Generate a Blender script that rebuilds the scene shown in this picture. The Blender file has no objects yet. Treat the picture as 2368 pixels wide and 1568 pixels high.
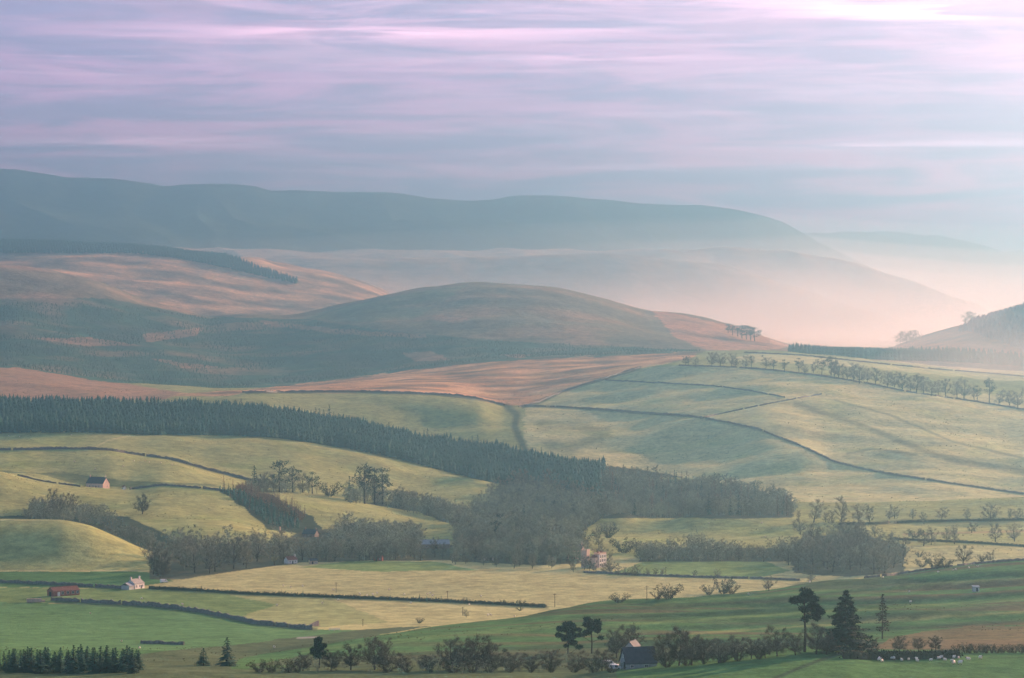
GRID_STEP = 3.7; ROW_PX = 1.6
SUN_E = 5.0; SUN_COL = (1.0, 0.53, 0.33); SKY_S = 0.06; CLOUD_S = 0.345; EXPOSURE = 2.27
SKY_LOW = (1.30, 0.52, 0.84); SKY_MID = (0.98, 0.46, 0.80); SKY_TOP = (0.34, 0.28, 0.45); SKY_ROSE = (6.2, 0.95, 1.55)
SKY_DARK = (0.36, 0.30, 0.56); SKY_PINK = (1.5, 0.78, 1.08); SKY_BRIGHT = (2.6, 1.35, 1.75)
HAZE_COL = (0.195, 0.415, 0.555); HAZE_D = 1.85e-4; HAZE_G = 0.875
MIST_D = 3.2e-4; MIST_COL = (1.0, 0.90, 0.90); MIST_G = 0.5
FOREST_SP = 9; BELT_SP = 5.2

PAL = dict(pasture=(0.295,0.31,0.12), pasture_pale=(0.48,0.455,0.215), straw=(0.385,0.375,0.17), green=(0.08,0.165,0.06), green_mid=(0.16,0.235,0.085),
  green_bright=(0.105,0.205,0.08), rush=(0.09,0.12,0.062), scrub=(0.05,0.068,0.045), woodfloor=(0.08,0.088,0.058), moor=(0.50,0.275,0.14), moor_bright=(0.90,0.52,0.26),  # scrub and rush also serve as painted shade in places
  moor_dull=(0.36,0.22,0.13), heather=(0.13,0.115,0.09), forestfloor=(0.06,0.125,0.08), brownhill=(0.23,0.19,0.115), roundhill_left=(0.18,0.20,0.115),
  rust=(0.52,0.27,0.16), moorslope=(0.43,0.28,0.17), paleslope=(0.54,0.39,0.28), farhill=(0.075,0.11,0.085), roughgrass=(0.125,0.11,0.06), bracken=(0.20,0.145,0.08), trackgrey=(0.34,0.34,0.32))
TUFTS = 7000
import bpy, bmesh, math, random
import numpy as np
from mathutils import Vector, Matrix, Quaternion

random.seed(7)
rng = np.random.default_rng(7)
scene = bpy.context.scene
COL = scene.collection
R = math.radians

# ------------------------------------------------------------------ helpers
F = 6715.0            # focal length in units of a 2368 x 1568 picture
CX, HY = 1184.0, 740.0

def pchip1(xs, ys, x):
    """monotone cubic through anchors, clamped outside"""
    xs = np.asarray(xs, float); ys = np.asarray(ys, float)
    h = np.diff(xs); dl = np.diff(ys) / h
    m = np.zeros_like(xs)
    if len(xs) > 2:
        w1 = 2 * h[1:] + h[:-1]; w2 = h[1:] + 2 * h[:-1]
        ok = dl[1:] * dl[:-1] > 0
        den = np.where(ok, w1 / np.where(ok, dl[:-1], 1) + w2 / np.where(ok, dl[1:], 1), 1)
        m[1:-1] = np.where(ok, (w1 + w2) / den, 0)
    m[0] = dl[0]; m[-1] = dl[-1]
    xc = np.clip(x, xs[0], xs[-1])
    k = np.clip(np.searchsorted(xs, xc, side='right') - 1, 0, len(xs) - 2)
    t = (xc - xs[k]) / h[k]
    return ((2*t**3 - 3*t**2 + 1) * ys[k] + (t**3 - 2*t**2 + t) * h[k] * m[k]
            + (-2*t**3 + 3*t**2) * ys[k+1] + (t**3 - t**2) * h[k] * m[k+1])

def _hash(ix, iy, seed):
    n = (ix * 374761393 + iy * 668265263 + seed * 974711) & 0x7fffffff
    n = ((n ^ (n >> 13)) * 1274126177) & 0x7fffffff
    return n ^ (n >> 16)

def gnoise(x, y, seed=0):
    """2-D gradient noise about -1..1"""
    xi = np.floor(x).astype(np.int64); yi = np.floor(y).astype(np.int64)
    xf = x - xi; yf = y - yi
    u = xf*xf*xf*(xf*(xf*6-15)+10); v = yf*yf*yf*(yf*(yf*6-15)+10)
    def g(a, b):
        ang = (_hash(xi + a, yi + b, seed) & 0xffff) * (2*math.pi/65536.0)
        return np.cos(ang) * (xf - a) + np.sin(ang) * (yf - b)
    return 1.5 * ((g(0,0)*(1-u) + g(1,0)*u)*(1-v) + (g(0,1)*(1-u) + g(1,1)*u)*v)

def fbm(x, y, seed=0, octs=3, gain=0.5):
    s = np.zeros_like(x); a = 1.0
    for o in range(octs):
        s += a * gnoise(x * 2**o + 17.3*o, y * 2**o - 9.1*o, seed + 31*o); a *= gain
    return s

def tag(o, label=None, cat=None, group=None, kind=None):
    if label: o['label'] = label
    if cat: o['category'] = cat
    if group: o['group'] = group
    if kind or cat: o['kind'] = kind or 'thing'
    return o

def empty(name, loc=(0,0,0), rz=0.0, sc=1.0):
    o = bpy.data.objects.new(name, None); COL.objects.link(o)
    o.location = loc; o.rotation_euler = (0,0,rz); o.scale = (sc,sc,sc)
    o.empty_display_size = 0.5
    return o

def link(name, me, parent=None):
    o = bpy.data.objects.new(name, me); COL.objects.link(o)
    if parent: o.parent = parent
    return o

def mesh_np(name, V, faces_flat, nper, mat, smooth=False):
    """mesh from numpy arrays: V (n,3), faces (m, nper)"""
    me = bpy.data.meshes.new(name)
    V = np.asarray(V, np.float32); Fc = np.asarray(faces_flat, np.int32).reshape(-1, nper)
    me.vertices.add(len(V)); me.vertices.foreach_set('co', V.ravel())
    me.loops.add(Fc.size); me.loops.foreach_set('vertex_index', Fc.ravel())
    me.polygons.add(len(Fc))
    me.polygons.foreach_set('loop_start', np.arange(0, Fc.size, nper, dtype=np.int32))
    me.polygons.foreach_set('loop_total', np.full(len(Fc), nper, np.int32))
    if smooth: me.polygons.foreach_set('use_smooth', np.ones(len(Fc), bool))
    me.update(calc_edges=True); me.validate()
    if mat: me.materials.append(mat)
    return me

class MB:
    """collects simple shapes and builds ONE mesh"""
    def __init__(s): s.v = []; s.f = []
    def add(s, vs, fs):
        b = len(s.v); s.v += [tuple(p) for p in vs]; s.f += [tuple(b+i for i in f) for f in fs]
    def box(s, c, d, rz=0.0):
        cx, cy, cz = c; x, y, z = d[0]/2, d[1]/2, d[2]/2
        ca, sa = math.cos(rz), math.sin(rz)
        vs = [(cx+ca*px-sa*py, cy+sa*px+ca*py, cz+pz) for pz in (-z, z) for px, py in ((-x,-y),(x,-y),(x,y),(-x,y))]
        s.add(vs, [(0,3,2,1),(4,5,6,7),(0,1,5,4),(1,2,6,5),(2,3,7,6),(3,0,4,7)])
    def tube(s, p, q, r0, r1, n=5, cap=True):
        p, q = Vector(p), Vector(q); d = (q-p)
        if d.length < 1e-6: return
        d.normalize(); a = d.orthogonal().normalized(); b = d.cross(a)
        vs = []
        for c, r in ((p, r0), (q, r1)):
            for i in range(n):
                t = 2*math.pi*i/n; vs.append(c + a*(r*math.cos(t)) + b*(r*math.sin(t)))
        fs = [(i, (i+1) % n, n+(i+1) % n, n+i) for i in range(n)]
        if cap: fs += [tuple(range(n-1,-1,-1)), tuple(range(n, 2*n))]
        s.add(vs, fs)
    def mesh(s, name, mat, smooth=False):
        me = bpy.data.meshes.new(name); me.from_pydata(s.v, [], s.f); me.update()
        if mat: me.materials.append(mat)
        if smooth: me.polygons.foreach_set('use_smooth', [True]*len(me.polygons))
        return me
    def build(s, name, mat, parent=None, smooth=False):
        return link(name, s.mesh(name, mat, smooth), parent)

# ------------------------------------------------------------------ materials
def nodes_of(m):
    m.use_nodes = True; nt = m.node_tree; nt.nodes.clear(); return nt

def simple_mat(name, col, var=0.25, scale=1.5, rough=0.95, random_obj=0.0, spec=0.1, transl=0.0):
    m = bpy.data.materials.new(name); nt = nodes_of(m); N, L = nt.nodes.new, nt.links.new
    out = N('ShaderNodeOutputMaterial'); b = N('ShaderNodeBsdfPrincipled')
    b.inputs['Roughness'].default_value = rough; b.inputs['Specular IOR Level'].default_value = spec
    g = N('ShaderNodeNewGeometry'); n = N('ShaderNodeTexNoise'); n.inputs['Scale'].default_value = scale
    n.inputs['Detail'].default_value = 3
    L(g.outputs['Position'], n.inputs['Vector'])
    mr = N('ShaderNodeMapRange'); mr.inputs[1].default_value = 0.3; mr.inputs[2].default_value = 0.7
    mr.inputs[3].default_value = 1-var; mr.inputs[4].default_value = 1+var
    L(n.outputs['Fac'], mr.inputs[0])
    val = mr.outputs[0]
    if random_obj:
        oi = N('ShaderNodeObjectInfo'); m2 = N('ShaderNodeMapRange')
        m2.inputs[3].default_value = 1-random_obj; m2.inputs[4].default_value = 1+random_obj
        L(oi.outputs['Random'], m2.inputs[0])
        mu = N('ShaderNodeMath'); mu.operation = 'MULTIPLY'; L(val, mu.inputs[0]); L(m2.outputs[0], mu.inputs[1]); val = mu.outputs[0]
    sc = N('ShaderNodeVectorMath'); sc.operation = 'SCALE'; sc.inputs[0].default_value = col[:3]
    L(val, sc.inputs['Scale']); L(sc.outputs[0], b.inputs['Base Color'])
    if transl:
        tr = N('ShaderNodeBsdfTranslucent'); L(sc.outputs[0], tr.inputs['Color'])
        mx = N('ShaderNodeMixShader'); mx.inputs[0].default_value = transl
        L(b.outputs[0], mx.inputs[1]); L(tr.outputs[0], mx.inputs[2]); L(mx.outputs[0], out.inputs['Surface'])
    else:
        L(b.outputs[0], out.inputs['Surface'])
    return m

def ground_mat(name, scales, amp=0.22, bump=0.0):
    m = bpy.data.materials.new(name); nt = nodes_of(m); N, L = nt.nodes.new, nt.links.new
    out = N('ShaderNodeOutputMaterial'); b = N('ShaderNodeBsdfPrincipled')
    b.inputs['Roughness'].default_value = 1.0; b.inputs['Specular IOR Level'].default_value = 0.0
    at = N('ShaderNodeAttribute'); at.attribute_name = 'landcover'
    g = N('ShaderNodeNewGeometry'); cur = None
    for s, a in scales:
        n = N('ShaderNodeTexNoise'); n.inputs['Scale'].default_value = s; n.inputs['Detail'].default_value = 4
        n.inputs['Roughness'].default_value = 0.6
        L(g.outputs['Position'], n.inputs['Vector'])
        mr = N('ShaderNodeMapRange'); mr.inputs[1].default_value = 0.3; mr.inputs[2].default_value = 0.7
        mr.inputs[3].default_value = 1-a; mr.inputs[4].default_value = 1+a
        L(n.outputs['Fac'], mr.inputs[0])
        if cur is None: cur = mr.outputs[0]
        else:
            mu = N('ShaderNodeMath'); mu.operation = 'MULTIPLY'; L(cur, mu.inputs[0]); L(mr.outputs[0], mu.inputs[1]); cur = mu.outputs[0]
    sc = N('ShaderNodeVectorMath'); sc.operation = 'SCALE'
    L(at.outputs['Color'], sc.inputs[0]); L(cur, sc.inputs['Scale']); L(sc.outputs[0], b.inputs['Base Color'])
    if bump:
        n = N('ShaderNodeTexNoise'); n.inputs['Scale'].default_value = bump[0]; n.inputs['Detail'].default_value = 5; n.inputs['Roughness'].default_value = 0.65
        L(g.outputs['Position'], n.inputs['Vector']); bu = N('ShaderNodeBump'); bu.inputs['Strength'].default_value = 1.0; bu.inputs['Distance'].default_value = bump[1]
        L(n.outputs['Fac'], bu.inputs['Height']); L(bu.outputs[0], b.inputs['Normal'])
    L(b.outputs[0], out.inputs['Surface'])
    return m
# ------------------------------------------------------------------ TERRAIN
# each line: a curve of the land at distance d(x) whose picture height is y(x)
LINES = []   # (name, y anchors, d anchors)
def line(name, ys, ds):
    if isinstance(ds, (int, float)): ds = [(-1500, ds), (3900, ds)]
    LINES.append((name, ys, ds))
LV = lambda v: [(-1500, v), (3900, v)]

line('l_b', LV(1995), 400)
line('l_0', LV(1640), 740)
line('l_1', [(-1500,1552),(1000,1552),(1300,1556),(1420,1543),(1700,1518),(1880,1509),(1950,1509),(2030,1520),(2100,1522),(2368,1520),(3900,1510)], [(-1500,900),(1300,900),(1700,880),(3900,880)])
line('l_1b',[(-1500,1540),(1000,1540),(1350,1545),(1500,1541),(1700,1529),(1880,1520),(1950,1515),(2030,1515),(2200,1512),(2368,1508),(3900,1500)], [(-1500,960),(3900,960)])
line('l_1c',[(-1500,1512),(560,1526),(900,1520),(1300,1502),(1600,1492),(1900,1482),(2100,1470),(2368,1462),(3900,1450)], [(-1500,1060),(3900,1060)])
line('l_2m',[(-1500,1500),(400,1505),(560,1522),(700,1510),(830,1492),(1000,1474),(1300,1442),(1600,1420),(1900,1400),(2200,1380),(2368,1368),(3900,1350)], [(-1500,1100),(560,1120),(1300,1200),(2368,1330),(3900,1330)])
line('l_2', [(-1500,1496),(300,1500),(450,1508),(560,1518),(700,1500),(830,1478),(1000,1450),(1200,1425),(1300,1405),(1400,1392),(1600,1380),(1760,1371),(1840,1358),(1950,1340),(2100,1325),(2200,1310),(2368,1295),(3900,1250)], [(-1500,1150),(560,1150),(1300,1350),(2368,1580),(3900,1580)])
line('l_2b',[(-1500,1480),(560,1492),(830,1478),(1000,1462),(1300,1440),(2368,1375),(3900,1375)], [(-1500,1260),(560,1270),(1300,1480),(2368,1680),(3900,1680)])
line('l_3', [(-1500,1400),(3900,1400)], [(-1500,1620),(1000,1620),(1500,1640),(2368,1720),(3900,1720)])
line('l_4', [(-1500,1330),(0,1326),(150,1322),(340,1322),(800,1318),(3900,1318)], [(-1500,1840),(3900,1850)])
line('l_5', [(-1500,1205),(-200,1203),(130,1202),(200,1212),(260,1235),(345,1271),(430,1290),(600,1284),(3900,1286)], [(-1500,1960),(3900,1960)])
line('l_5b',[(-1500,1222),(130,1222),(250,1250),(350,1262),(480,1252),(700,1255),(3900,1258)], [(-1500,2060),(3900,2080)])
line('l_6', [(-1500,1196),(300,1196),(420,1202),(520,1208),(620,1225),(700,1243),(900,1250),(1000,1247),(1300,1232),(1400,1228),(1600,1240),(3900,1245)], [(-1500,2230),(1300,2230),(1700,2190),(3900,2190)])
line('l_7', [(-1500,1060),(-200,1062),(0,1087),(60,1102),(190,1125),(290,1131),(380,1122),(480,1130),(560,1142),(700,1165),(850,1185),(1000,1208),(1200,1222),(1350,1212),(1440,1192),(1490,1204),(1530,1208),(1620,1197),(1750,1199),(1900,1205),(2050,1214),(2150,1222),(2368,1228),(3900,1230)], [(-1500,2450),(700,2450),(1400,2310),(2368,2290),(3900,2290)])
line('l_7b',[(-1500,1085),(0,1100),(190,1133),(290,1138),(380,1130),(480,1136),(560,1144),(700,1160),(850,1178),(1000,1204),(1200,1215),(1440,1207),(1620,1212),(1900,1212),(2150,1216),(2368,1215),(3900,1215)], [(-1500,2510),(700,2510),(1400,2380),(2368,2360),(3900,2360)])
line('l_8', [(-1500,1035),(-200,1037),(0,1042),(130,1038),(250,1040),(310,1050),(400,1062),(480,1085),(570,1106),(700,1120),(850,1152),(1000,1182),(1200,1196),(1400,1190),(1600,1192),(1900,1192),(2368,1185),(3900,1180)], [(-1500,2720),(700,2720),(1400,2520),(2368,2480),(3900,2480)])
line('l_8b',[(-1500,1045),(0,1050),(130,1047),(250,1048),(310,1056),(400,1066),(480,1086),(570,1100),(700,1108),(850,1140),(1000,1175),(1200,1190),(1600,1186),(2368,1178),(3900,1174)], [(-1500,2780),(700,2780),(1400,2580),(2368,2540),(3900,2540)])
line('l_9', [(-1500,985),(0,987),(200,993),(350,1003),(500,1003),(640,1010),(760,1028),(900,1055),(1000,1084),(1100,1112),(1200,1150),(1400,1170),(1800,1168),(2368,1160),(3900,1150)], [(-1500,3050),(900,3050),(1400,2720),(2368,2640),(3900,2640)])
line('l_9b',[(-1500,992),(0,994),(200,1000),(350,1008),(500,1008),(640,1014),(760,1031),(900,1057),(1000,1083),(1100,1106),(1200,1138),(1400,1158),(1800,1158),(2368,1154),(3900,1144)], [(-1500,3100),(900,3100),(1400,2790),(2368,2720),(3900,2720)])
line('l_10',[(-1500,940),(300,942),(600,952),(800,988),(900,1008),(1000,1025),(1150,1045),(1300,1075),(1500,1115),(1800,1138),(2100,1146),(2368,1152),(3900,1140)], [(-1500,3400),(900,3400),(1400,3060),(1900,2880),(2368,2780),(3900,2780)])
line('l_11',[(-1500,900),(0,907),(300,907),(570,907),(850,906),(1000,911),(1100,921),(1170,938),(1210,938),(1300,941),(1500,955),(1600,962),(1750,992),(1850,1030),(1930,1068),(2050,1095),(2200,1118),(2368,1142),(3900,1138)], [(-1500,3700),(1170,3700),(1600,3420),(1900,3120),(2200,2920),(2368,2870),(3900,2860)])
line('l_11m',[(-1500,888),(0,890),(300,903),(570,904),(850,897),(1000,899),(1170,918),(1300,912),(1500,905),(1600,912),(1750,930),(1900,968),(2100,1010),(2368,1050),(3900,1050)], [(-1500,3900),(1170,3880),(1600,3620),(1900,3380),(2368,3200),(3900,3200)])
line('l_12',[(-1500,870),(0,872),(300,892),(570,901),(850,884),(1200,876),(1400,866),(1500,853),(1570,844),(1700,848),(1900,868),(2100,905),(2368,947),(3900,960)], [(-1500,4150),(1200,4120),(1570,3900),(1900,3800),(2368,3600),(3900,3600)])
line('l_13',[(-1500,842),(0,848),(200,870),(380,893),(570,896),(850,872),(950,857),(1100,841),(1250,831),(1450,823),(1600,816),(1750,813),(1900,819),(2050,832),(2368,865),(3900,880)], [(-1500,4700),(3900,4700)])
line('l_13b',[(-1500,815),(0,822),(300,860),(600,878),(850,855),(950,842),(1100,826),(1250,818),(1450,814),(1600,818),(1750,820),(1900,826),(2050,836),(2368,862),(3900,870)], [(-1500,4860),(3900,4860)])
line('l_13m',[(-1500,730),(0,742),(250,780),(500,805),(750,785),(1000,757),(1140,748),(1300,754),(1500,778),(1700,800),(1830,812),(1950,822),(2030,822),(2130,805),(2230,782),(2368,755),(2600,705),(3900,640)], [(-1500,5250),(3900,5250)])
line('l_14',[(-1500,560),(-200,590),(40,615),(130,630),(230,651),(330,690),(420,712),(490,727),(560,722),(640,728),(720,722),(790,708),(860,692),(1000,668),(1140,653),(1250,660),(1400,686),(1500,712),(1590,726),(1680,750),(1750,775),(1830,801),(1900,815),(2030,812),(2100,792),(2130,783),(2230,752),(2290,732),(2368,708),(2600,650),(3900,600)], [(-1500,5900),(3900,5900)])
line('l_14b',[(-1500,640),(40,660),(330,720),(490,748),(640,752),(860,735),(1140,710),(1400,735),(1590,770),(1750,805),(1900,822),(2100,815),(2290,780),(2368,760),(2600,720),(3900,680)], [(-1500,6400),(3900,6400)])
line('l_15m',[(-1500,640),(40,625),(330,640),(490,660),(640,690),(860,712),(1000,735),(1300,750),(1700,782),(1900,800),(2368,805),(3900,790)], [(-1500,6900),(3900,6900)])
line('l_15',[(-1500,545),(-200,555),(40,566),(200,568),(350,578),(450,590),(530,593),(570,592),(640,604),(760,630),(860,660),(920,690),(1000,720),(1300,740),(1700,775),(1900,790),(2368,797),(3900,770)], [(-1500,7500),(3900,7500)])
line('l_15b',[(-1500,590),(40,610),(350,620),(570,630),(760,660),(920,700),(1000,712),(1300,730),(1700,768),(1900,784),(2368,790),(3900,750)], [(-1500,7900),(3900,7900)])
line('l_16m',[(-1500,620),(500,640),(730,650),(1000,675),(1300,690),(1600,730),(1800,755),(2000,772),(2368,785),(3900,740)], [(-1500,8300),(3900,8300)])
line('l_16',[(-1500,600),(500,606),(730,592),(900,593),(1100,598),(1300,590),(1450,583),(1560,595),(1650,610),(1750,640),(1850,665),(1950,700),(2100,745),(2250,770),(2368,780),(3900,720)], [(-1500,8800),(3900,8800)])
line('l_16b',[(-1500,612),(500,618),(730,606),(1000,606),(1300,602),(1450,600),(1560,612),(1650,630),(1750,662),(1850,690),(1950,722),(2100,755),(2250,768),(2368,772),(3900,700)], [(-1500,9050),(3900,9050)])
line('l_17',[(-1500,575),(500,585),(1000,578),(1400,575),(1600,572),(1750,574),(1880,588),(2000,610),(2060,635),(2150,668),(2300,722),(2368,745),(3900,690)], [(-1500,9500),(3900,9500)])
line('l_17b',[(-1500,560),(500,575),(1000,570),(1400,572),(1600,578),(1750,582),(1880,600),(2000,625),(2060,650),(2150,690),(2300,728),(2368,742),(3900,680)], [(-1500,9700),(3900,9700)])
line('l_18',[(-1500,455),(0,492),(200,500),(400,515),(700,528),(780,528),(900,515),(1050,503),(1150,505),(1250,520),(1400,545),(1500,562),(1600,572),(1750,580),(1900,605),(2000,635),(2150,695),(2368,735),(3900,670)], [(-1500,10300),(3900,10300)])
line('l_18b',[(-1500,440),(0,480),(200,490),(400,505),(700,525),(780,528),(900,520),(1050,512),(1150,514),(1250,523),(1400,540),(1500,553),(1600,560),(1750,572),(1900,602),(2000,640),(2150,695),(2368,730),(3900,660)], [(-1500,10480),(3900,10480)])
line('l_19',[(-1500,330),(-600,352),(-200,380),(0,390),(40,393),(100,402),(180,413),(280,415),(350,425),(390,431),(450,426),(520,424),(580,430),(635,443),(700,440),(800,443),(880,444),(1000,456),(1090,463),(1140,460),(1200,452),(1250,451),(1350,458),(1500,470),(1600,475),(1680,483),(1760,500),(1810,517),(1850,538),(1900,565),(1960,592),(2050,640),(2150,690),(2368,725),(3900,650)], [(-1500,11200),(3900,11200)])
line('l_19b',[(-1500,420),(0,440),(635,480),(1250,490),(1680,520),(1810,560),(1900,600),(2050,645),(2368,700),(3900,640)], [(-1500,11900),(3900,11900)])
line('l_20',[(-1500,560),(1500,570),(1850,615),(2000,611),(2150,592),(2260,582),(2368,577),(2600,560),(3900,560)], [(-1500,12800),(3900,12800)])
line('l_20b',[(-1500,600),(1500,600),(1850,635),(2150,620),(2368,610),(3900,600)], [(-1500,13200),(3900,13200)])
line('l_21',[(-1500,600),(1500,580),(1700,560),(1840,540),(1950,533),(2000,529),(2080,535),(2180,545),(2250,562),(2300,573),(2400,592),(2700,620),(3900,610)], [(-1500,14200),(3900,14200)])
line('l_21b',[(-1500,660),(1700,620),(2000,600),(2400,640),(3900,650)], [(-1500,15500),(3900,15500)])
line('l_22',LV(715), 22000)

STEP = float(GRID_STEP)
XC = np.concatenate([np.arange(-1500, -160, 30), np.arange(-160, 2530, STEP), np.arange(2530, 3901, 30)]).astype(float)
NXC = len(XC)
KD = [np.full(NXC, 30.0)]; KZ = [np.full(NXC, -8.0)]
KD.append(np.full(NXC, 150.0)); KZ.append(np.full(NXC, -32.0))
names = ['l_near', 'l_near2']
for nm, ys, ds in LINES:
    y = pchip1([a for a, _ in ys], [b for _, b in ys], XC)
    d = pchip1([a for a, _ in ds], [b for _, b in ds], XC)
    KD.append(d); KZ.append(d * (HY - y) / F); names.append(nm)
KD = np.array(KD); KZ = np.array(KZ)
assert (np.diff(KD, axis=0) > 0).all(), 'lines cross'
h = np.diff(KD, axis=0); dl = np.diff(KZ, axis=0) / h
M = np.zeros_like(KZ)
w1 = 2*h[1:] + h[:-1]; w2 = h[1:] + 2*h[:-1]
ok = dl[1:] * dl[:-1] > 0
M[1:-1] = np.where(ok, (w1+w2) / np.where(ok, w1/np.where(ok, dl[:-1], 1) + w2/np.where(ok, dl[1:], 1), 1), 0)
M[0] = dl[0]; M[-1] = dl[-1]
rows_d, rows_z, rows_k = [], [], []
for k in range(len(names)-1):
    span = np.abs((KZ[k]/KD[k] - KZ[k+1]/KD[k+1]) * F).max()
    n = 4 if k < 2 else (10 if k == 2 else int(max(7, min(60, span / ROW_PX))))
    if names[k] in ('l_21b',): n = 6
    for t in np.arange(n) / n:
        z = ((2*t**3-3*t**2+1)*KZ[k] + (t**3-2*t**2+t)*h[k]*M[k] + (-2*t**3+3*t**2)*KZ[k+1] + (t**3-t**2)*h[k]*M[k+1])
        rows_d.append(KD[k]*(1-t) + KD[k+1]*t); rows_z.append(z); rows_k.append(k + t)
rows_d.append(KD[-1]); rows_z.append(KZ[-1]); rows_k.append(len(names)-1)
GD = np.array(rows_d); GZ = np.array(rows_z); GK = np.array(rows_k)
NR = len(GD)
GX = GD * (XC - CX)[None, :] / F

# natural undulation: strong on pastures and hills, almost none on the valley floor
def K(n): return names.index(n)
kk = GK
def ramp(a, b, v): return np.clip((v-a)/(b-a), 0, 1)
amp = np.where(kk < K('l_2b'), 0.5, np.where(kk < K('l_5'), 0.18, np.where(kk < K('l_13'), 1.0, np.where(kk < K('l_15b'), 1.0, 1.0))))
amp = np.convolve(np.pad(amp, 8, mode='edge'), np.ones(17)/17, mode='valid')
nearA = (1 - ramp(4300, 5200, GD))
u1 = fbm(GX/190, GD/170, 3, 2)*3.6 + fbm(GX/75, GD/75, 11, 2)*1.25 + gnoise(GX/22, GD/22, 19)*0.14
u2 = fbm(GX/420, GD/420, 5, 3)*7.0 + fbm(GX/130, GD/130, 23, 3)*2.2
u3 = fbm(GX/1500, GD/1500, 41, 4, 0.5)*38.0
# gullies that run down the far ridge
gl = -np.abs(fbm(GX/700 + 0.3*GD/700, GD/2600, 57, 3))*40.0
farA = ramp(8200, 10300, GD)
crest = np.exp(-((GK - K('l_19'))/0.55)**2)[:, None]
farA = farA*(1 - 0.93*crest)
GZ = GZ + amp[:, None]*(u1*nearA + u2*(1-nearA)*(1-farA) + farA*(u2*0.7)) + farA*(u3*0.6 + gl*1.3)
# right-hand pasture hill: stronger swells, the photo shows hummocky ground
hill = ramp(2700, 3000, GD) * (1-ramp(3900, 4300, GD)) * ramp(900, 1300, np.broadcast_to(XC[None, :], GD.shape))
GZ = GZ + hill * (fbm(GX/300 - GD/500, GD/110, 77, 2)*4.2)
# cultivation terraces on the green near slope
terr = ramp(1030, 1120, GD) * (1 - ramp(1480, 1600, GD)) * ramp(1100, 1500, np.broadcast_to(XC[None, :], GD.shape))
GZ = GZ + terr * (np.clip(fbm((GX)/260, (GD + 0.25*GX)/42, 81, 2), -1, 1)*3.0)
GY = HY - GZ / GD * F            # picture height of every terrain point

def ray_ground(X, Y, dmin=700., dmax=1e9):
    """first land seen at picture point (X, Y) between two distances -> (x, d, z)"""
    fi = np.interp(X, XC, np.arange(NXC)); i = int(min(fi, NXC-2)); a = fi - i
    d = GD[:, i]*(1-a) + GD[:, i+1]*a; z = GZ[:, i]*(1-a) + GZ[:, i+1]*a
    m = (d >= dmin) & (d <= dmax); d = d[m]; z = z[m]
    yy = HY - z/d*F
    c = np.nonzero(yy <= Y)[0]
    if len(c) == 0:
        j = int(np.argmin(np.abs(yy - Y))); dd, zz = d[j], z[j]
    elif c[0] == 0:
        dd, zz = d[0], z[0]
    else:
        j = c[0]; t = (yy[j-1]-Y) / max(1e-9, yy[j-1]-yy[j]); dd = d[j-1]*(1-t)+d[j]*t; zz = z[j-1]*(1-t)+z[j]*t
    return Vector((dd*(X-CX)/F, dd, zz))

def ground_z(x, d):
    X = CX + F*x/d
    fi = np.interp(X, XC, np.arange(NXC)); i = int(min(fi, NXC-2)); a = fi - i
    return float(np.interp(d, GD[:, i], GZ[:, i])*(1-a) + np.interp(d, GD[:, i+1], GZ[:, i+1])*a)

# ------------------------------------------------------------------ land cover (what grows where, some shade painted in)
BASE = np.zeros(GD.shape + (3,), np.float32)
def setc(mask, c):
    BASE[mask] = c
pasture = np.array(PAL['pasture'])
BASE[:] = pasture
ROWK = np.broadcast_to(GK[:, None], GD.shape)
XX = np.broadcast_to(XC[None, :], GD.shape)
WX = XX + 6*fbm(GX/30, GD/30, 91, 2); WY = GY + 2.0*fbm(GX/40, GD/40, 93, 2)
def inpoly(P, dmin, dmax):
    P = np.asarray(P, float); bb = (WX >= P[:,0].min()) & (WX <= P[:,0].max()) & (WY >= P[:,1].min()) & (WY <= P[:,1].max()) & (GD >= dmin) & (GD <= dmax)
    r, c = np.nonzero(bb); x = WX[r, c]; y = WY[r, c]; ins = np.zeros(len(x), bool)
    n = len(P)
    for i in range(n):
        x0, y0 = P[i]; x1, y1 = P[(i+1) % n]
        if y0 == y1: continue
        cr = ((y0 > y) != (y1 > y)) & (x < (x1-x0)*(y-y0)/(y1-y0)+x0)
        ins ^= cr
    m = np.zeros(GD.shape, bool); m[r[ins], c[ins]] = True
    return m
def paint(P, col, dmin=0, dmax=1e9, mix=1.0):
    m = inpoly(P, dmin, dmax); BASE[m] = BASE[m]*(1-mix) + np.array(PAL[col])*mix
def stroke(P, w, col, dmin=0, dmax=1e9, mix=0.8):
    """a band of ground w picture units wide along a polyline (ditch, rushes, track, wall shade)"""
    P = np.asarray(P, float); best = np.full(GD.shape, 1e9)
    for (x0, y0), (x1, y1) in zip(P[:-1], P[1:]):
        bb = (XX >= min(x0,x1)-40) & (XX <= max(x0,x1)+40) & (GY >= min(y0,y1)-40) & (GY <= max(y0,y1)+40) & (GD >= dmin) & (GD <= dmax)
        r, c = np.nonzero(bb)
        px, py = XX[r,c]-x0, GY[r,c]-y0; dx, dy = x1-x0, y1-y0
        t = np.clip((px*dx+py*dy)/(dx*dx+dy*dy), 0, 1)
        best[r,c] = np.minimum(best[r,c], np.hypot(px-t*dx, py-t*dy))
    f = np.clip(1.5 - best/(w*0.5), 0, 1)[..., None]*mix
    BASE[:] = BASE*(1-f) + np.array(PAL[col])*f

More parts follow.
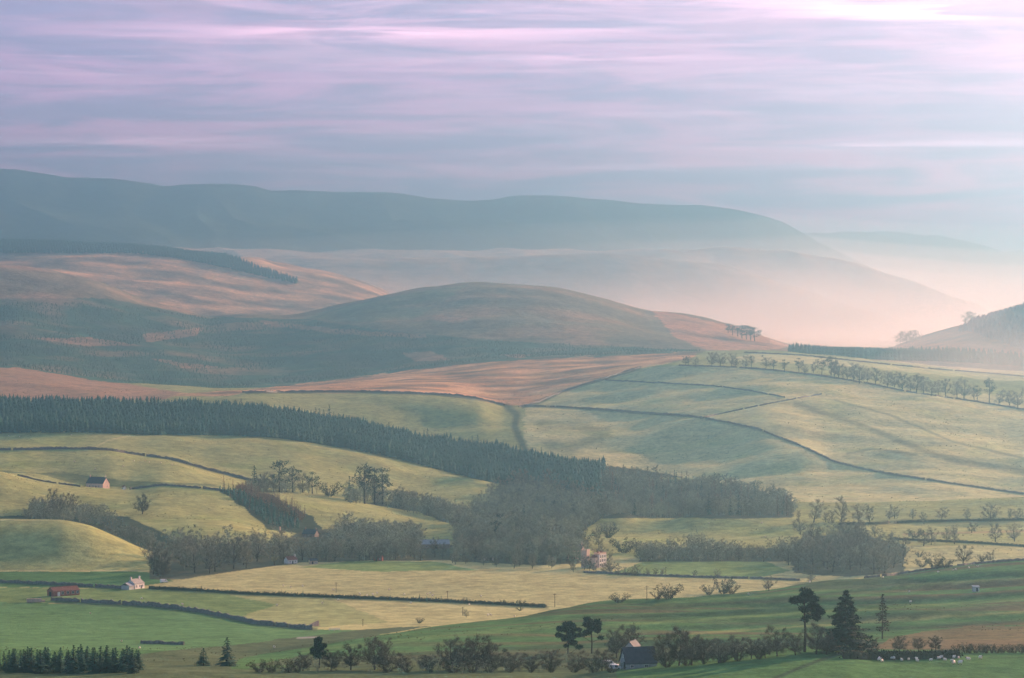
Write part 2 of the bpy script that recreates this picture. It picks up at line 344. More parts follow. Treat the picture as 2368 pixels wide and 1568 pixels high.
# broad zones by land unit
setc(ROWK < K('l_2b'), PAL['green'])
setc((ROWK >= K('l_2b')) & (ROWK < K('l_5')), PAL['straw'])
setc((ROWK >= K('l_13')) & (ROWK < K('l_14b')), PAL['brownhill'])
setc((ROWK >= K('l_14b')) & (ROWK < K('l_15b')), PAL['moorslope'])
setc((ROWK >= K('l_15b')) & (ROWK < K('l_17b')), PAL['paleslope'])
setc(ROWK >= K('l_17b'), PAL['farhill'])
# valley floor fields
paint([(-1500,1500),(-1500,1392),(70,1392),(130,1396),(350,1403),(470,1420),(590,1446),(730,1456),(860,1458),(700,1475),(560,1492),(420,1505)], 'green_bright', 1100, 1900)
paint([(-1500,1392),(-1500,1352),(300,1361),(400,1364),(520,1373),(640,1400),(560,1425),(470,1418),(350,1402),(130,1394)], 'green_mid', 1300, 1950)
paint([(520,1373),(760,1384),(900,1440),(730,1452),(590,1444),(470,1418)], 'green_mid', 1300, 1950, 0.45)
paint([(-1500,1352),(-1500,1322),(340,1322),(400,1345),(300,1360)], 'green', 1400, 1960)
paint([(690,1312),(800,1298),(1000,1298),(1100,1318),(900,1322)], 'green_mid', 1700, 2100)
paint([(1400,1330),(1500,1296),(1760,1296),(1830,1320),(1760,1336)], 'green_mid', 1700, 2100)
paint([(2090,1300),(2090,1262),(3900,1250),(3900,1300)], 'straw', 1900, 2200)
# stream flat with rushes
paint([(320,1512),(560,1490),(700,1472),(850,1456),(1000,1448),(830,1476),(700,1500),(560,1520),(520,1560),(320,1560)], 'rush', 850, 1500)
paint([(-1500,1740),(-1500,1540),(330,1545),(560,1548),(900,1535),(1300,1520),(1420,1516),(1428,1548),(1440,1740)], 'rush', 720, 1060, 0.9)
paint([(640,1548),(900,1512),(1200,1494),(1430,1482),(1950,1474),(1955,1514),(1700,1530),(1400,1550)], 'scrub', 950, 1140, 0.6)  # shade at the foot of the near slope, painted into the ground
paint([(560,1540),(700,1518),(900,1515),(1300,1500),(1950,1490),(2100,1480),(3900,1475),(3900,1500),(1960,1508),(1700,1516),(1400,1545)], 'rush', 900, 1110)
# knoll, left pastures
paint([(-1500,1320),(-1500,1195),(200,1205),(345,1268),(360,1318)], 'pasture', 1800, 2010)
# hollow behind the knoll: scrub and bracken
paint([(-1500,1215),(220,1190),(240,1192),(300,1198),(360,1225),(420,1260),(420,1300),(200,1240)], 'scrub', 1962, 2260)
paint([(500,1130),(620,1140),(720,1195),(760,1240),(620,1225),(560,1170)], 'scrub', 2150, 2600)
paint([(-1500,1120),(-1500,1060),(60,1090),(190,1122),(300,1130),(480,1132),(560,1140),(480,1118),(290,1112),(150,1092)], 'rush', 2455, 2620, 0.75)  # left-facing slope by the cottage: its shade put into the ground colour
# woodland floor in the valley
for P in ([(1050,1300),(1060,1215),(1120,1160),(1200,1140),(1330,1165),(1395,1190),(1370,1215),(1330,1240),(1345,1305),(1200,1306)], [(690,1302),(640,1262),(700,1225),(780,1222),(860,1228),(960,1245),(1060,1262),(1060,1296),(960,1296),(800,1298)],
          [(345,1340),(345,1285),(430,1262),(560,1258),(690,1255),(690,1302),(560,1320),(420,1340)], [(1835,1325),(1830,1262),(1900,1238),(2000,1238),(2095,1262),(2090,1322),(1960,1335)], [(1480,1300),(1480,1270),(1700,1268),(1835,1270),(1840,1300)],
          [(1375,1160),(1400,1100),(1540,1118),(1680,1132),(1760,1150),(1835,1180),(1835,1198),(1390,1199)], [(845,1165),(960,1182),(1060,1220),(1075,1205),(980,1172),(900,1160)]):
    paint(P, 'woodfloor', 1700, 3060)
# plantation belt floor
paint([(-1500,1010),(-1500,925),(400,925),(700,945),(830,985),(1000,1015),(1150,1030),(1380,1075),(1700,1100),(1700,1190),(1350,1190),(1100,1115),(900,1058),(640,1013),(350,1006)], 'woodfloor', 3060, 3480)
# paler winter grass on the big pasture hill to the right
paint([(1215,1040),(1210,945),(1300,905),(1390,878),(1480,850),(1570,846),(1700,848),(1900,870),(2100,906),(3900,960),(3900,1180),(1900,1185),(1700,1120),(1400,1075)], 'pasture_pale', 2700, 3950)
# orange moor
paint([(380,912),(570,902),(850,870),(950,853),(1100,838),(1250,828),(1450,819),(1620,812),(1600,828),(1480,850),(1390,878),(1300,905),(1230,936),(1170,938),(1100,921),(1000,911),(850,906),(570,908),(430,935)], 'moor', 3600, 4860)
paint([(-1500,920),(-1500,845),(40,850),(330,893),(420,908),(380,925)], 'moor_dull', 3450, 4900)
paint([(1660,835),(1750,815),(2050,832),(3900,862),(3900,905),(2300,880),(2000,850),(1800,838)], 'pasture_pale', 3900, 4900)
# brown hill and round hill, young forest on the lower slopes
paint([(-1500,850),(-1500,700),(60,690),(250,690),(420,722),(560,735),(720,738),(860,760),(1000,775),(1200,790),(1500,805),(1640,812),(1450,822),(1250,830),(1100,840),(950,856),(850,872),(570,902),(380,905),(40,850)], 'forestfloor', 4300, 5950)
paint([(700,735),(860,694),(1000,670),(1080,660),(1020,700),(950,740),(800,745)], 'roundhill_left', 4900, 5950)
paint([(1500,712),(1700,755),(1830,800),(1790,810),(1640,812),(1560,780)], 'rust', 4900, 5950)
paint([(2030,830),(2030,812),(2130,783),(2368,700),(2700,630),(2700,830)], 'rust', 4900, 6000, 0.6)
for P in ([(330,772),(470,757),(455,775),(340,792)], [(80,782),(210,780),(330,800),(200,800)], [(600,740),(800,762),(985,772),(980,782),(800,774),(610,752)],
          [(930,815),(1000,812),(1040,832),(960,836)], [(1150,822),(1240,818),(1200,828)], [(1000,728),(1090,738),(1060,748),(1010,742)], [(350,830),(520,850),(430,852)]):
    paint(P, 'rust', 4300, 5950, 0.55)
# moor slope streaks, dark patches, on the far shoulder
n = fbm(GX/150, GD/95, 201, 3); zone = (ROWK >= K('l_14b')) & (ROWK < K('l_15b'))
f = (np.clip(n*1.3+0.1, -1, 1)*zone)[..., None]
BASE[:] = np.where(f > 0, BASE*(1-f*0.75) + np.array(PAL['moor_bright'])*f*0.75, BASE*(1+f*0.75) - np.array(PAL['heather'])*f*0.75)
n = fbm(GX/120, GD/70, 205, 3); zone = inpoly([(380,912),(570,902),(850,868),(1250,826),(1640,808),(1600,828),(1390,878),(1230,936),(1170,938),(1000,911),(570,908)], 3600, 4860)
f = (np.clip(n*1.5-0.05, -1, 1)*zone)[..., None]
BASE[:] = np.where(f > 0, BASE*(1-f*0.7) + np.array(PAL['moor_bright'])*f*0.7, BASE*(1+f*0.75) - np.array(PAL['heather'])*f*0.75)
n = fbm(GX/200, GD/140, 207, 3); zone = (ROWK >= K('l_13')) & (ROWK < K('l_14b'))
f = (np.clip(n*1.2, -1, 1)*zone)[..., None]*0.5
BASE[:] = np.where(f > 0, BASE*(1-f) + np.array(PAL['rust'])*f*0.8 + BASE*f*0.2, BASE*(1+f) - np.array(PAL['heather'])*f)
# near slope: rough unimproved bands between the greens
n = fbm((GX)/150, (GD+0.2*GX)/22, 211, 3); zone = (ROWK < K('l_2b')) & (GD > 1040) & (XX > 700)
f = (np.clip(n*1.6+0.05, 0, 1)*zone*ramp(700,1300,XX))[..., None]*0.9
BASE[:] = BASE*(1-f) + np.array(PAL['roughgrass'])*f
for P, w_, c_, m_ in (([(1300,1440),(1600,1421),(2000,1400),(2368,1372)], 9, 'scrub', 0.45), ([(1560,1457),(1900,1431),(2368,1402)], 10, 'scrub', 0.45), ([(1230,1418),(1550,1406),(1850,1381),(2100,1352),(2368,1326)], 8, 'scrub', 0.5),
                      ([(1880,1466),(2368,1436)], 8, 'scrub', 0.5), ([(1400,1448),(1700,1428),(2368,1386)], 6, 'green_mid', 0.6), ([(1600,1466),(2000,1440),(2368,1416)], 5, 'pasture', 0.5), ([(1500,1398),(1900,1366),(2368,1338)], 5, 'green_mid', 0.6), ([(700,1506),(1000,1474),(1300,1446)], 10, 'green_mid', 0.35)):
    stroke(P, w_, c_, 1000, 1560, m_)
paint([(1840,1362),(1880,1347),(2030,1336),(2150,1340),(2120,1352),(2000,1364)], 'rush', 1300, 1640, 0.85)
paint([(1990,1508),(2060,1478),(2130,1462),(2250,1448),(3900,1440),(3900,1495)], 'bracken', 950, 1200, 0.75)
# rushy, mossy mottling in every pasture
zone = (ROWK >= K('l_5')) & (ROWK < K('l_13'))
n = fbm(GX/70 , GD/70, 221, 3); f = (np.clip(n*1.1-0.1, 0, 1)*zone)[..., None]*0.5
BASE[:] = BASE*(1-f) + BASE*np.array([0.70,0.88,0.70])*f
n = fbm(GX/45, GD/45, 227, 3); f = (np.clip(n*1.1-0.1, 0, 1)*zone)[..., None]*0.35
BASE[:] = BASE*(1-f) + BASE*np.array([1.35,1.15,1.0])*f
# the paler damp run of the burn between the two pastures, tracks, wall margins darkened for rough growth and wall shade
stroke([(1172,940),(1195,960),(1190,985),(1200,1010),(1215,1040)], 16, 'scrub', 3100, 3900, 0.8)
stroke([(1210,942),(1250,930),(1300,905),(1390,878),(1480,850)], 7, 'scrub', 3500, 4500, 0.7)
stroke([(130,1392),(350,1402),(470,1418),(592,1444),(730,1456)], 9, 'rush', 1300, 1800, 0.8)
stroke([(345,1362),(575,1375),(1000,1391),(1265,1405)], 8, 'rush', 1400, 1900, 0.7)
stroke([(688,1476),(731,1474)], 3, 'trackgrey', 1150, 1600, 0.9)
stroke([(1600,962),(1750,992),(1850,1030),(1930,1068),(2050,1095),(2200,1118),(2368,1142)], 6, 'scrub', 2700, 3700, 0.55)  # rushy margin and wall shade, both in the strip's colour
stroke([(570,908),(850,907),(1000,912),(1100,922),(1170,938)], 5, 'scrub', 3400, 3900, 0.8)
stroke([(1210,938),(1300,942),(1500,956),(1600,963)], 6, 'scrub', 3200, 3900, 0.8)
stroke([(400,1063),(480,1086),(570,1108),(610,1114)], 7, 'scrub', 2600, 2800, 0.8)  # margin growth plus the wall's thick shadow, painted dark
stroke([(210,1040),(250,1018),(300,1008)], 4, 'pasture_pale', 2700, 3060, 0.7)
stroke([(1840,935),(1960,972),(2060,1010),(2140,1045),(2230,1070),(2368,1092)], 14, 'scrub', 2900, 3800, 0.5)
stroke([(1930,925),(2060,960),(2200,1020),(2368,1060)], 5, 'scrub', 2900, 3900, 0.45)
stroke([(1960,1048),(2020,1038),(2120,1052)], 6, 'scrub', 2800, 3600, 0.5)
stroke([(1250,985),(1330,985),(1400,1000),(1320,1040),(1270,1030)], 26, 'rush', 2800, 3700, 0.45)
stroke([(-100,1345),(110,1353),(290,1362)], 5, 'rush', 1500, 1960, 0.7)
stroke([(1350,1322),(1500,1331),(1760,1338),(1850,1342)], 5, 'rush', 1600, 2000, 0.8)
stroke([(1965,1509),(1940,1514),(1900,1526),(1850,1545),(1800,1566),(1760,1585)], 7, 'scrub', 780, 1000, 0.8)
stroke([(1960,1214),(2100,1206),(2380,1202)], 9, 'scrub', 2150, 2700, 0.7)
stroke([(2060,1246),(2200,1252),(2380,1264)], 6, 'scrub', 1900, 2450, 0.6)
stroke([(2090,1236),(2380,1228)], 5, 'moor_dull', 1950, 2450, 0.5)
# faint mowing and sheep-track lines in the pastures
zone = (ROWK >= K('l_2b')) & (ROWK < K('l_13'))
BASE *= (1 + (0.09*gnoise(GX/90 + GD/260, GD/5.5 - GX/60, 241) + 0.07*gnoise(GX/40, GD/3.2 + GX/55, 243))*zone)[..., None]
BASE *= (1 + 0.10*fbm(GX/300, GD/300, 231, 2) + 0.10*fbm(GX/14, GD/14, 233, 2))[..., None]
BASE[:] = np.clip(BASE, 0.01, 0.9)

# ------------------------------------------------------------------ terrain meshes, one per land unit
MG_near = ground_mat('pasture_ground', [(0.9, 0.22), (0.16, 0.22), (0.04, 0.16)], bump=(0.30, 0.55))
MG_mid = ground_mat('hill_ground', [(0.10, 0.22), (0.025, 0.20)], bump=(0.05, 3.0))
MG_far = ground_mat('far_hill_ground', [(0.02, 0.18), (0.005, 0.16)], bump=(0.012, 9.0))
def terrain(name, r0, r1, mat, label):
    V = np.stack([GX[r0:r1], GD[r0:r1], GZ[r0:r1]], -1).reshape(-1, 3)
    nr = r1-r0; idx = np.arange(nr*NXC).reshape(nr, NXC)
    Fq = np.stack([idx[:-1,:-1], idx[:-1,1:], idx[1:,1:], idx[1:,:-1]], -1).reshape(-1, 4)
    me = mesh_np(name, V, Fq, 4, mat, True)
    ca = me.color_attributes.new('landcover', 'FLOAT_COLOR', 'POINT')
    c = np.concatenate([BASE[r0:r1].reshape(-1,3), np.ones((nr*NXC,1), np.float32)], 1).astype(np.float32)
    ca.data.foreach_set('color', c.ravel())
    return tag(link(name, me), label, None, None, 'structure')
def rk(n): return int(np.nonzero(GK == K(n))[0][0])
cuts = [('ground', 0, rk('l_13'), MG_near, 'pastures, moor and valley fields of the near land'),
        ('round_hill', rk('l_13'), rk('l_14b'), MG_mid, 'brown heather hill and low rounded hill in the middle distance'),
        ('moor_slope', rk('l_14b'), rk('l_15b'), MG_mid, 'long orange-brown moorland shoulder behind the brown hill'),
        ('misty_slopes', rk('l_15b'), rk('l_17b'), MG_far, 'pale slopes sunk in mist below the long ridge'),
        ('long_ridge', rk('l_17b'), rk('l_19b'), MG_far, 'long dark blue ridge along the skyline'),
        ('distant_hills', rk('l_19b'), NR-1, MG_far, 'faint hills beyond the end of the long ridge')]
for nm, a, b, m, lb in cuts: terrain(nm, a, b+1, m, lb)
# ------------------------------------------------------------------ plants: shared meshes, one object per plant
M_bark = simple_mat('bark', (0.060, 0.048, 0.036), 0.3, 2.0)
M_twig = simple_mat('winter_twigs', (0.20, 0.205, 0.14), 0.3, 0.6, random_obj=0.4)
M_wood = simple_mat('wood_twigs', (0.215, 0.245, 0.165), 0.5, 0.045)
M_twign = simple_mat('near_twigs', (0.10, 0.10, 0.066), 0.35, 0.6, random_obj=0.35)
M_twigr = simple_mat('larch_twigs', (0.27, 0.18, 0.11), 0.3, 0.5, random_obj=0.3)
M_needle = simple_mat('spruce_needles', (0.026, 0.085, 0.06), 0.35, 0.7, random_obj=0.3)
M_pine = simple_mat('pine_needles', (0.024, 0.055, 0.036), 0.35, 0.9, random_obj=0.15)
M_bush = simple_mat('shrub_leaves', (0.060, 0.065, 0.034), 0.35, 1.2, random_obj=0.3)
M_hedge = simple_mat('hedge_leaves', (0.034, 0.045, 0.026), 0.35, 1.0)
M_forest = simple_mat('forest_needles', (0.062, 0.122, 0.078), 0.55, 0.012)

class Tris:
    """fast collector of triangles/quads as numpy"""
    def __init__(s): s.P = []
    def tri(s, a, b, c): s.P.append((a, b, c))
    def mesh(s, name, mat):
        V = np.array(s.P, np.float32).reshape(-1, 3)
        return mesh_np(name, V, np.arange(len(V)), 3, mat)

def rnd(a, b): return random.uniform(a, b)
def rdir(up=0.0):
    while True:
        v = Vector((rnd(-1,1), rnd(-1,1), rnd(-1,1)))
        if 0.05 < v.length < 1: break
    v.normalize(); v.z += up; return v.normalized()

def leaf(T, p, d, L, w):
    """thin pointed sliver from p along d"""
    s = d.cross(rdir()); 
    if s.length < 1e-4: s = d.orthogonal()
    s.normalize(); T.tri(p - s*w, p + s*w, p + d*L)

def bare_tree(seed, cr=(0.36, 0.40), cz=0.59, limbs=11, twigs=1500, tw=0.0042, first=0.16, name='bare', subs=4, up=0.25):
    """leafless broadleaf of height 1: trunk, limbs that spread into an uneven oval crown, and a haze of fine twigs"""
    random.seed(seed); B = MB(); T = Tris(); ends = []
    lean = Vector((rnd(-0.05, 0.05), rnd(-0.05, 0.05), 0)); top = Vector((0, 0, 0.72)) + lean*2
    pts = [Vector((0, 0, -0.03)), Vector((0, 0, 0.22)) + lean*0.5, Vector((0, 0, 0.45)) + lean*1.3 + rdir()*0.02, top]
    for i in range(3): B.tube(pts[i], pts[i+1], (0.026, 0.019, 0.012)[i], (0.019, 0.012, 0.004)[i], 6, False)
    def on_trunk(z):
        for i in range(3):
            if z <= pts[i+1].z: return pts[i].lerp(pts[i+1], (z-pts[i].z)/(pts[i+1].z-pts[i].z))
        return pts[3]
    a0 = rnd(0, 6.283)
    for k in range(limbs):
        f = (k+0.5)/limbs; a = a0 + 2.4*k + rnd(-0.4, 0.4); zt = cz - cr[1]*0.85 + f*cr[1]*1.75
        rr = cr[0]*math.sqrt(max(0.06, 1-((zt-cz)/cr[1])**2))*rnd(0.62, 1.05)
        tip = Vector((math.cos(a)*rr, math.sin(a)*rr, zt)) + lean; st = on_trunk(max(first, zt - rr*rnd(0.7, 1.0) - 0.05))
        mid = st.lerp(tip, 0.5) + Vector((0, 0, -0.02)) + rdir()*0.03; r = 0.010*(1.2-f*0.6)
        B.tube(st, mid, r, r*0.65, 4, False); B.tube(mid, tip, r*0.65, r*0.25, 3, False)
        for q in range(subs):
            g = st.lerp(mid, rnd(0.55, 1)) if q % 2 else mid.lerp(tip, rnd(0, 0.8)); d = ((tip-st).normalized()*0.7 + rdir(up*1.5)).normalized(); e = g + d*rnd(0.08, 0.17)
            B.tube(g, e, r*0.45, r*0.15, 3, False); ends += [(g.lerp(e, 0.5), d), (e, d), (e, d)]
        ends += [(tip, (tip-st).normalized())]*2
    for i in range(twigs):
        p, d = random.choice(ends); leaf(T, p + rdir()*0.035, (d*0.7 + rdir(up)).normalized(), rnd(0.05, 0.13), tw*rnd(0.6, 1.4))
    s = 1.0/max(v[2] for t in T.P for v in t)
    B.v = [(x*s, y*s, z*s) for x, y, z in B.v]; T.P = [tuple(q*s for q in t) for t in T.P]
    return B.mesh(name+'_trunk', M_bark), T

def conifer(seed, width=0.17, tiers=15, base=0.06, dens=9, droop=0.35, ragged=0.3, name='spruce', sub=3):
    """narrow whorled conifer of height 1"""
    random.seed(seed); B = MB(); T = Tris()
    B.tube((0,0,-0.03), (0,0,0.97), 0.017, 0.003, 5)
    for t in range(tiers):
        f = t/(tiers-1); z = base + (0.97-base)*f**0.92; R_ = width*(1-f)**0.85*rnd(1-ragged*0.5, 1+ragged*0.5) + 0.012
        n = max(4, int(dens*(1-0.5*f)))
        for k in range(n):
            a = rnd(0, 6.283); r = R_*rnd(1-ragged, 1.08); o = Vector((math.cos(a), math.sin(a), 0)); s = Vector((-o.y, o.x, 0))
            zz = z + rnd(-0.012, 0.012); tip = Vector((0,0,zz - r*droop*rnd(0.4, 1.3))) + o*r; root = Vector((0,0,zz+0.012)); wd = r*rnd(0.20, 0.34)
            mid = root.lerp(tip, 0.6)
            T.tri(root, mid + s*wd, tip); T.tri(root, tip, mid - s*wd)
            for q in range(sub):
                pp = root.lerp(tip, rnd(0.35, 1.0)) + s*rnd(-wd, wd)
                leaf(T, pp, (o*0.6 + rdir(-0.25)).normalized(), rnd(0.02, 0.045), rnd(0.006, 0.012))
    for k in range(5): leaf(T, Vector((0,0,0.93)), rdir(2.0), 0.06, 0.008)
    return B.mesh(name+'_trunk', M_bark), T

def clump_tree(seed, clumps, trunk, leaves=90, lsize=0.05, name='pine', limbs=True, flat=0.7):
    """trunk with limbs reaching to separate needle clumps: clumps = [(x,y,z,r)]"""
    random.seed(seed); B = MB(); T = Tris()
    pts = [Vector(p) for p in trunk]
    for i in range(len(pts)-1):
        f0, f1 = i/(len(pts)-1), (i+1)/(len(pts)-1); B.tube(pts[i], pts[i+1], 0.024*(1-0.75*f0), 0.024*(1-0.75*f1), 6, False)
    for x, y, z, r in clumps:
        c = Vector((x, y, z))
        if limbs:
            st = min(pts, key=lambda p: abs(p.z - (z - r*0.8))); B.tube(st, c, 0.008, 0.004, 4, False)
        for i in range(int(leaves*(r/0.12)**2)):
            v = rdir(); p = c + Vector((v.x*r, v.y*r, v.z*r*flat))*rnd(0.45, 1.05)
            leaf(T, p, (v*0.6 + rdir(0.35)).normalized(), lsize*rnd(0.6, 1.3), lsize*rnd(0.16, 0.34))
    return B.mesh(name+'_trunk', M_bark), T

def shrub(seed, stems=14, twigs=900, name='shrub', w=0.55):
    """rounded bush of height 1 with several stems"""
    random.seed(seed); B = MB(); T = Tris(); ends = []
    for k in range(stems):
        a = rnd(0, 6.283); d = Vector((math.cos(a)*w, math.sin(a)*w, rnd(0.5, 1.1))).normalized(); p = Vector((math.cos(a)*0.06, math.sin(a)*0.06, -0.05))
        for i in range(4):
            q = p + d*0.24; B.tube(p, q, 0.018*(1-i*0.2), 0.018*(1-(i+1)*0.2), 3, False); d = (d + rdir()*0.3).normalized(); p = q
            ends.append((p, d))
    for i in range(twigs):
        p, d = random.choice(ends); leaf(T, p + rdir()*0.09, (d*0.5 + rdir(0.2)).normalized(), rnd(0.07, 0.15), rnd(0.008, 0.02))
    s = 1.0/max(max(v.z for v in t) for t in [(Vector(a), Vector(b), Vector(c)) for a, b, c in T.P])
    B.v = [(x*s, y*s, z*s) for x, y, z in B.v]; T.P = [tuple(q*s for q in t) for t in T.P]
    return B.mesh(name+'_stems', M_bark), T

# families of shared meshes: (trunk mesh, crown mesh)
def fam(fn, n, mat, cname, **kw):
    out = []
    for i in range(n):
        tr, T = fn(1000*len(out) + 17*i + hash_name(cname), name=cname, **kw); out.append((tr, T.mesh(cname+'_crown', mat)))
    return out
def hash_name(s): return sum(ord(c)*(i+3) for i, c in enumerate(s))
FAM = dict(
    bare=fam(bare_tree, 8, M_twig, 'bare_tree', twigs=1900, cr=(0.43, 0.42), cz=0.56, limbs=13),
    tall=fam(bare_tree, 5, M_twig, 'tall_bare_tree', cr=(0.29, 0.42), cz=0.56, twigs=1500, up=0.5),
    bigbare=fam(bare_tree, 7, M_twign, 'big_bare_tree', limbs=18, subs=7, twigs=5200, tw=0.0028, cr=(0.45, 0.43), cz=0.55),
    larch=fam(conifer, 6, M_twigr, 'larch', width=0.19, tiers=15, dens=7, droop=0.05, ragged=0.6, sub=5),
    spruce=fam(conifer, 7, M_needle, 'spruce', width=0.23, tiers=14, dens=11, ragged=0.35, base=0.03),
    young=fam(conifer, 6, M_needle, 'young_spruce', width=0.30, tiers=16, base=0.01, dens=14, ragged=0.4, sub=6),
    shrub=fam(shrub, 5, M_bush, 'shrub'),
)
random.seed(31)
def pines(n):
    out = []
    for i in range(n):
        random.seed(500+i); cl = []
        for k in range(20):
            z = rnd(0.30, 0.93); a = rnd(0, 6.283); r = rnd(0.3, 1.0)*(0.06 + 0.20*math.sqrt(max(0.0, 1 - ((z-0.58)/0.42)**2))); cl.append((math.cos(a)*r, math.sin(a)*r, z, rnd(0.06, 0.11)))
        cl.append((0, 0, 0.94, 0.08))
        tr, T = clump_tree(900+i, cl, [(0,0,-0.03), (0.01,0,0.3), (0,0.01,0.6), (0,0,0.9)], leaves=70, lsize=0.045)
        out.append((tr, T.mesh('pine_crown', M_pine)))
    return out
FAM['pine'] = pines(4)

PARTNAMES = dict(shrub=('stems', 'foliage'))
KINDNAME = dict(bare='bare_tree', tall='bare_tree', bigbare='bare_tree', larch='larch_tree', spruce='spruce_tree', young='young_spruce', shrub='shrub', pine='pine_tree')
COUNT = {}
def plant(kind, pos, h, label, group=None, cat=None, width=1.0, idx=None):
    """one plant = an Empty at its foot that parents a trunk and a crown"""
    f = FAM[kind]; tr, cr = f[random.randrange(len(f)) if idx is None else idx % len(f)]
    e = empty(KINDNAME[kind], pos, rnd(0, 6.283)); e.scale = (h*width, h*width, h)
    a, b = PARTNAMES.get(kind, ('trunk', 'crown'))
    link(a, tr, e); link(b, cr, e)
    tag(e, label, cat or ('shrub' if kind == 'shrub' else 'tree'), group); COUNT[kind] = COUNT.get(kind, 0) + 1
    return e
def plant_px(kind, X, Yb, Yt, label, group=None, dmin=700, dmax=6500, **kw):
    """by the picture height of its foot and its top; stands on the land there"""
    p = ray_ground(X, Yb, dmin, dmax); h = max(1.0, (Yb - Yt)*p.y/F)
    return plant(kind, p, h, label, group, **kw)
def scatter(P, n, mind, dmin, dmax, seed):
    """n spots inside a picture polygon, at least mind metres apart, far ones first"""
    rs = random.Random(seed); P = [tuple(q) for q in P]; xs = [q[0] for q in P]; ys = [q[1] for q in P]; out = []
    for _ in range(n*60):
        if len(out) >= n: break
        x, y = rs.uniform(min(xs), max(xs)), rs.uniform(min(ys), max(ys)); ins = False
        for (x0, y0), (x1, y1) in zip(P, P[1:]+P[:1]):
            if (y0 > y) != (y1 > y) and x < (x1-x0)*(y-y0)/(y1-y0)+x0: ins = not ins
        if not ins: continue
        p = ray_ground(x, y, dmin, dmax)
        if all((p-q).length > mind for q in out): out.append(p)
    return out
def along(P, step):
    """points every step picture units along a polyline"""
    out = []; acc = 0.0
    for (x0, y0), (x1, y1) in zip(P[:-1], P[1:]):
        L = math.hypot(x1-x0, y1-y0); t = acc
        while t < L: out.append((x0+(x1-x0)*t/L, y0+(y1-y0)*t/L)); t += step
        acc = t - L
    return out

# ---- far plantations: too many to count, each one object
def forest(name, spots, hs, label, mat, tiers=3, sides=6, width=0.2):
    """merged low-detail conifers"""
    tv, tf = [], []
    for t in range(tiers):
        z0 = 0.05 + 0.30*t; z1 = min(1.0, z0 + 0.46); r = width*(1 - 0.27*t)
        b = len(tv); tv += [(math.cos(2*math.pi*k/sides + t)*r*(1.0 if k % 2 else 0.62), math.sin(2*math.pi*k/sides + t)*r*(1.0 if k % 2 else 0.62), z0) for k in range(sides)] + [(0, 0, z1)]
        tf += [(b+k, b+(k+1) % sides, b+sides) for k in range(sides)]
    tv = np.array(tv); tf = np.array(tf); S = np.array([tuple(s) for s in spots]); n = len(S); hs = np.array(hs)
    an = rng.uniform(0, 6.283, n); ca, sa = np.cos(an), np.sin(an); wv = rng.uniform(0.8, 1.25, n)*hs
    V = np.stack([(tv[None,:,0]*ca[:,None] - tv[None,:,1]*sa[:,None])*wv[:,None] + S[:,0:1], (tv[None,:,0]*sa[:,None] + tv[None,:,1]*ca[:,None])*wv[:,None] + S[:,1:2], tv[None,:,2]*hs[:,None] + S[:,2:3]], -1).reshape(-1, 3)
    Fx = (tf[None] + (np.arange(n)*len(tv))[:, None, None]).reshape(-1, 3)
    return tag(link(name, mesh_np(name, V, Fx, 3, mat)), label, None, None, 'stuff')
def spots_in(P, spacing, dmin, dmax, keep=None, jitter=0.35):
    """planted ground inside a picture polygon, one spot per spacing x spacing metres of land"""
    P = np.asarray(P, float); x0 = P[:,0].min(); x1 = P[:,0].max()
    ds = np.arange(dmin, dmax, spacing); out = []
    for d in ds:
        xs = np.arange((x0-CX)/F*d, (x1-CX)/F*d, spacing); xs = xs + rng.uniform(-jitter, jitter, len(xs))*spacing; dd = d + rng.uniform(-jitter, jitter, len(xs))*spacing
        X = CX + F*xs/dd; fi = np.interp(X, XC, np.arange(NXC)); i = fi.astype(int).clip(0, NXC-2); r = np.clip(np.searchsorted(GD[:, NXC//2], dd), 1, NR-1)
        # bilinear height on the fan
        z = np.empty(len(xs)); 
        for q in range(len(xs)):
            z[q] = np.interp(dd[q], GD[:, i[q]], GZ[:, i[q]])
        Y = HY - z/dd*F; ins = np.zeros(len(xs), bool); n = len(P)
        for k in range(n):
            xa, ya = P[k]; xb, yb = P[(k+1) % n]
            if ya == yb: continue
            ins ^= ((ya > Y) != (yb > Y)) & (X < (xb-xa)*(Y-ya)/(yb-ya)+xa)
        if keep is not None: ins &= keep(xs, dd)
        out += [(xs[q], dd[q], z[q]) for q in np.nonzero(ins)[0]]
    return out

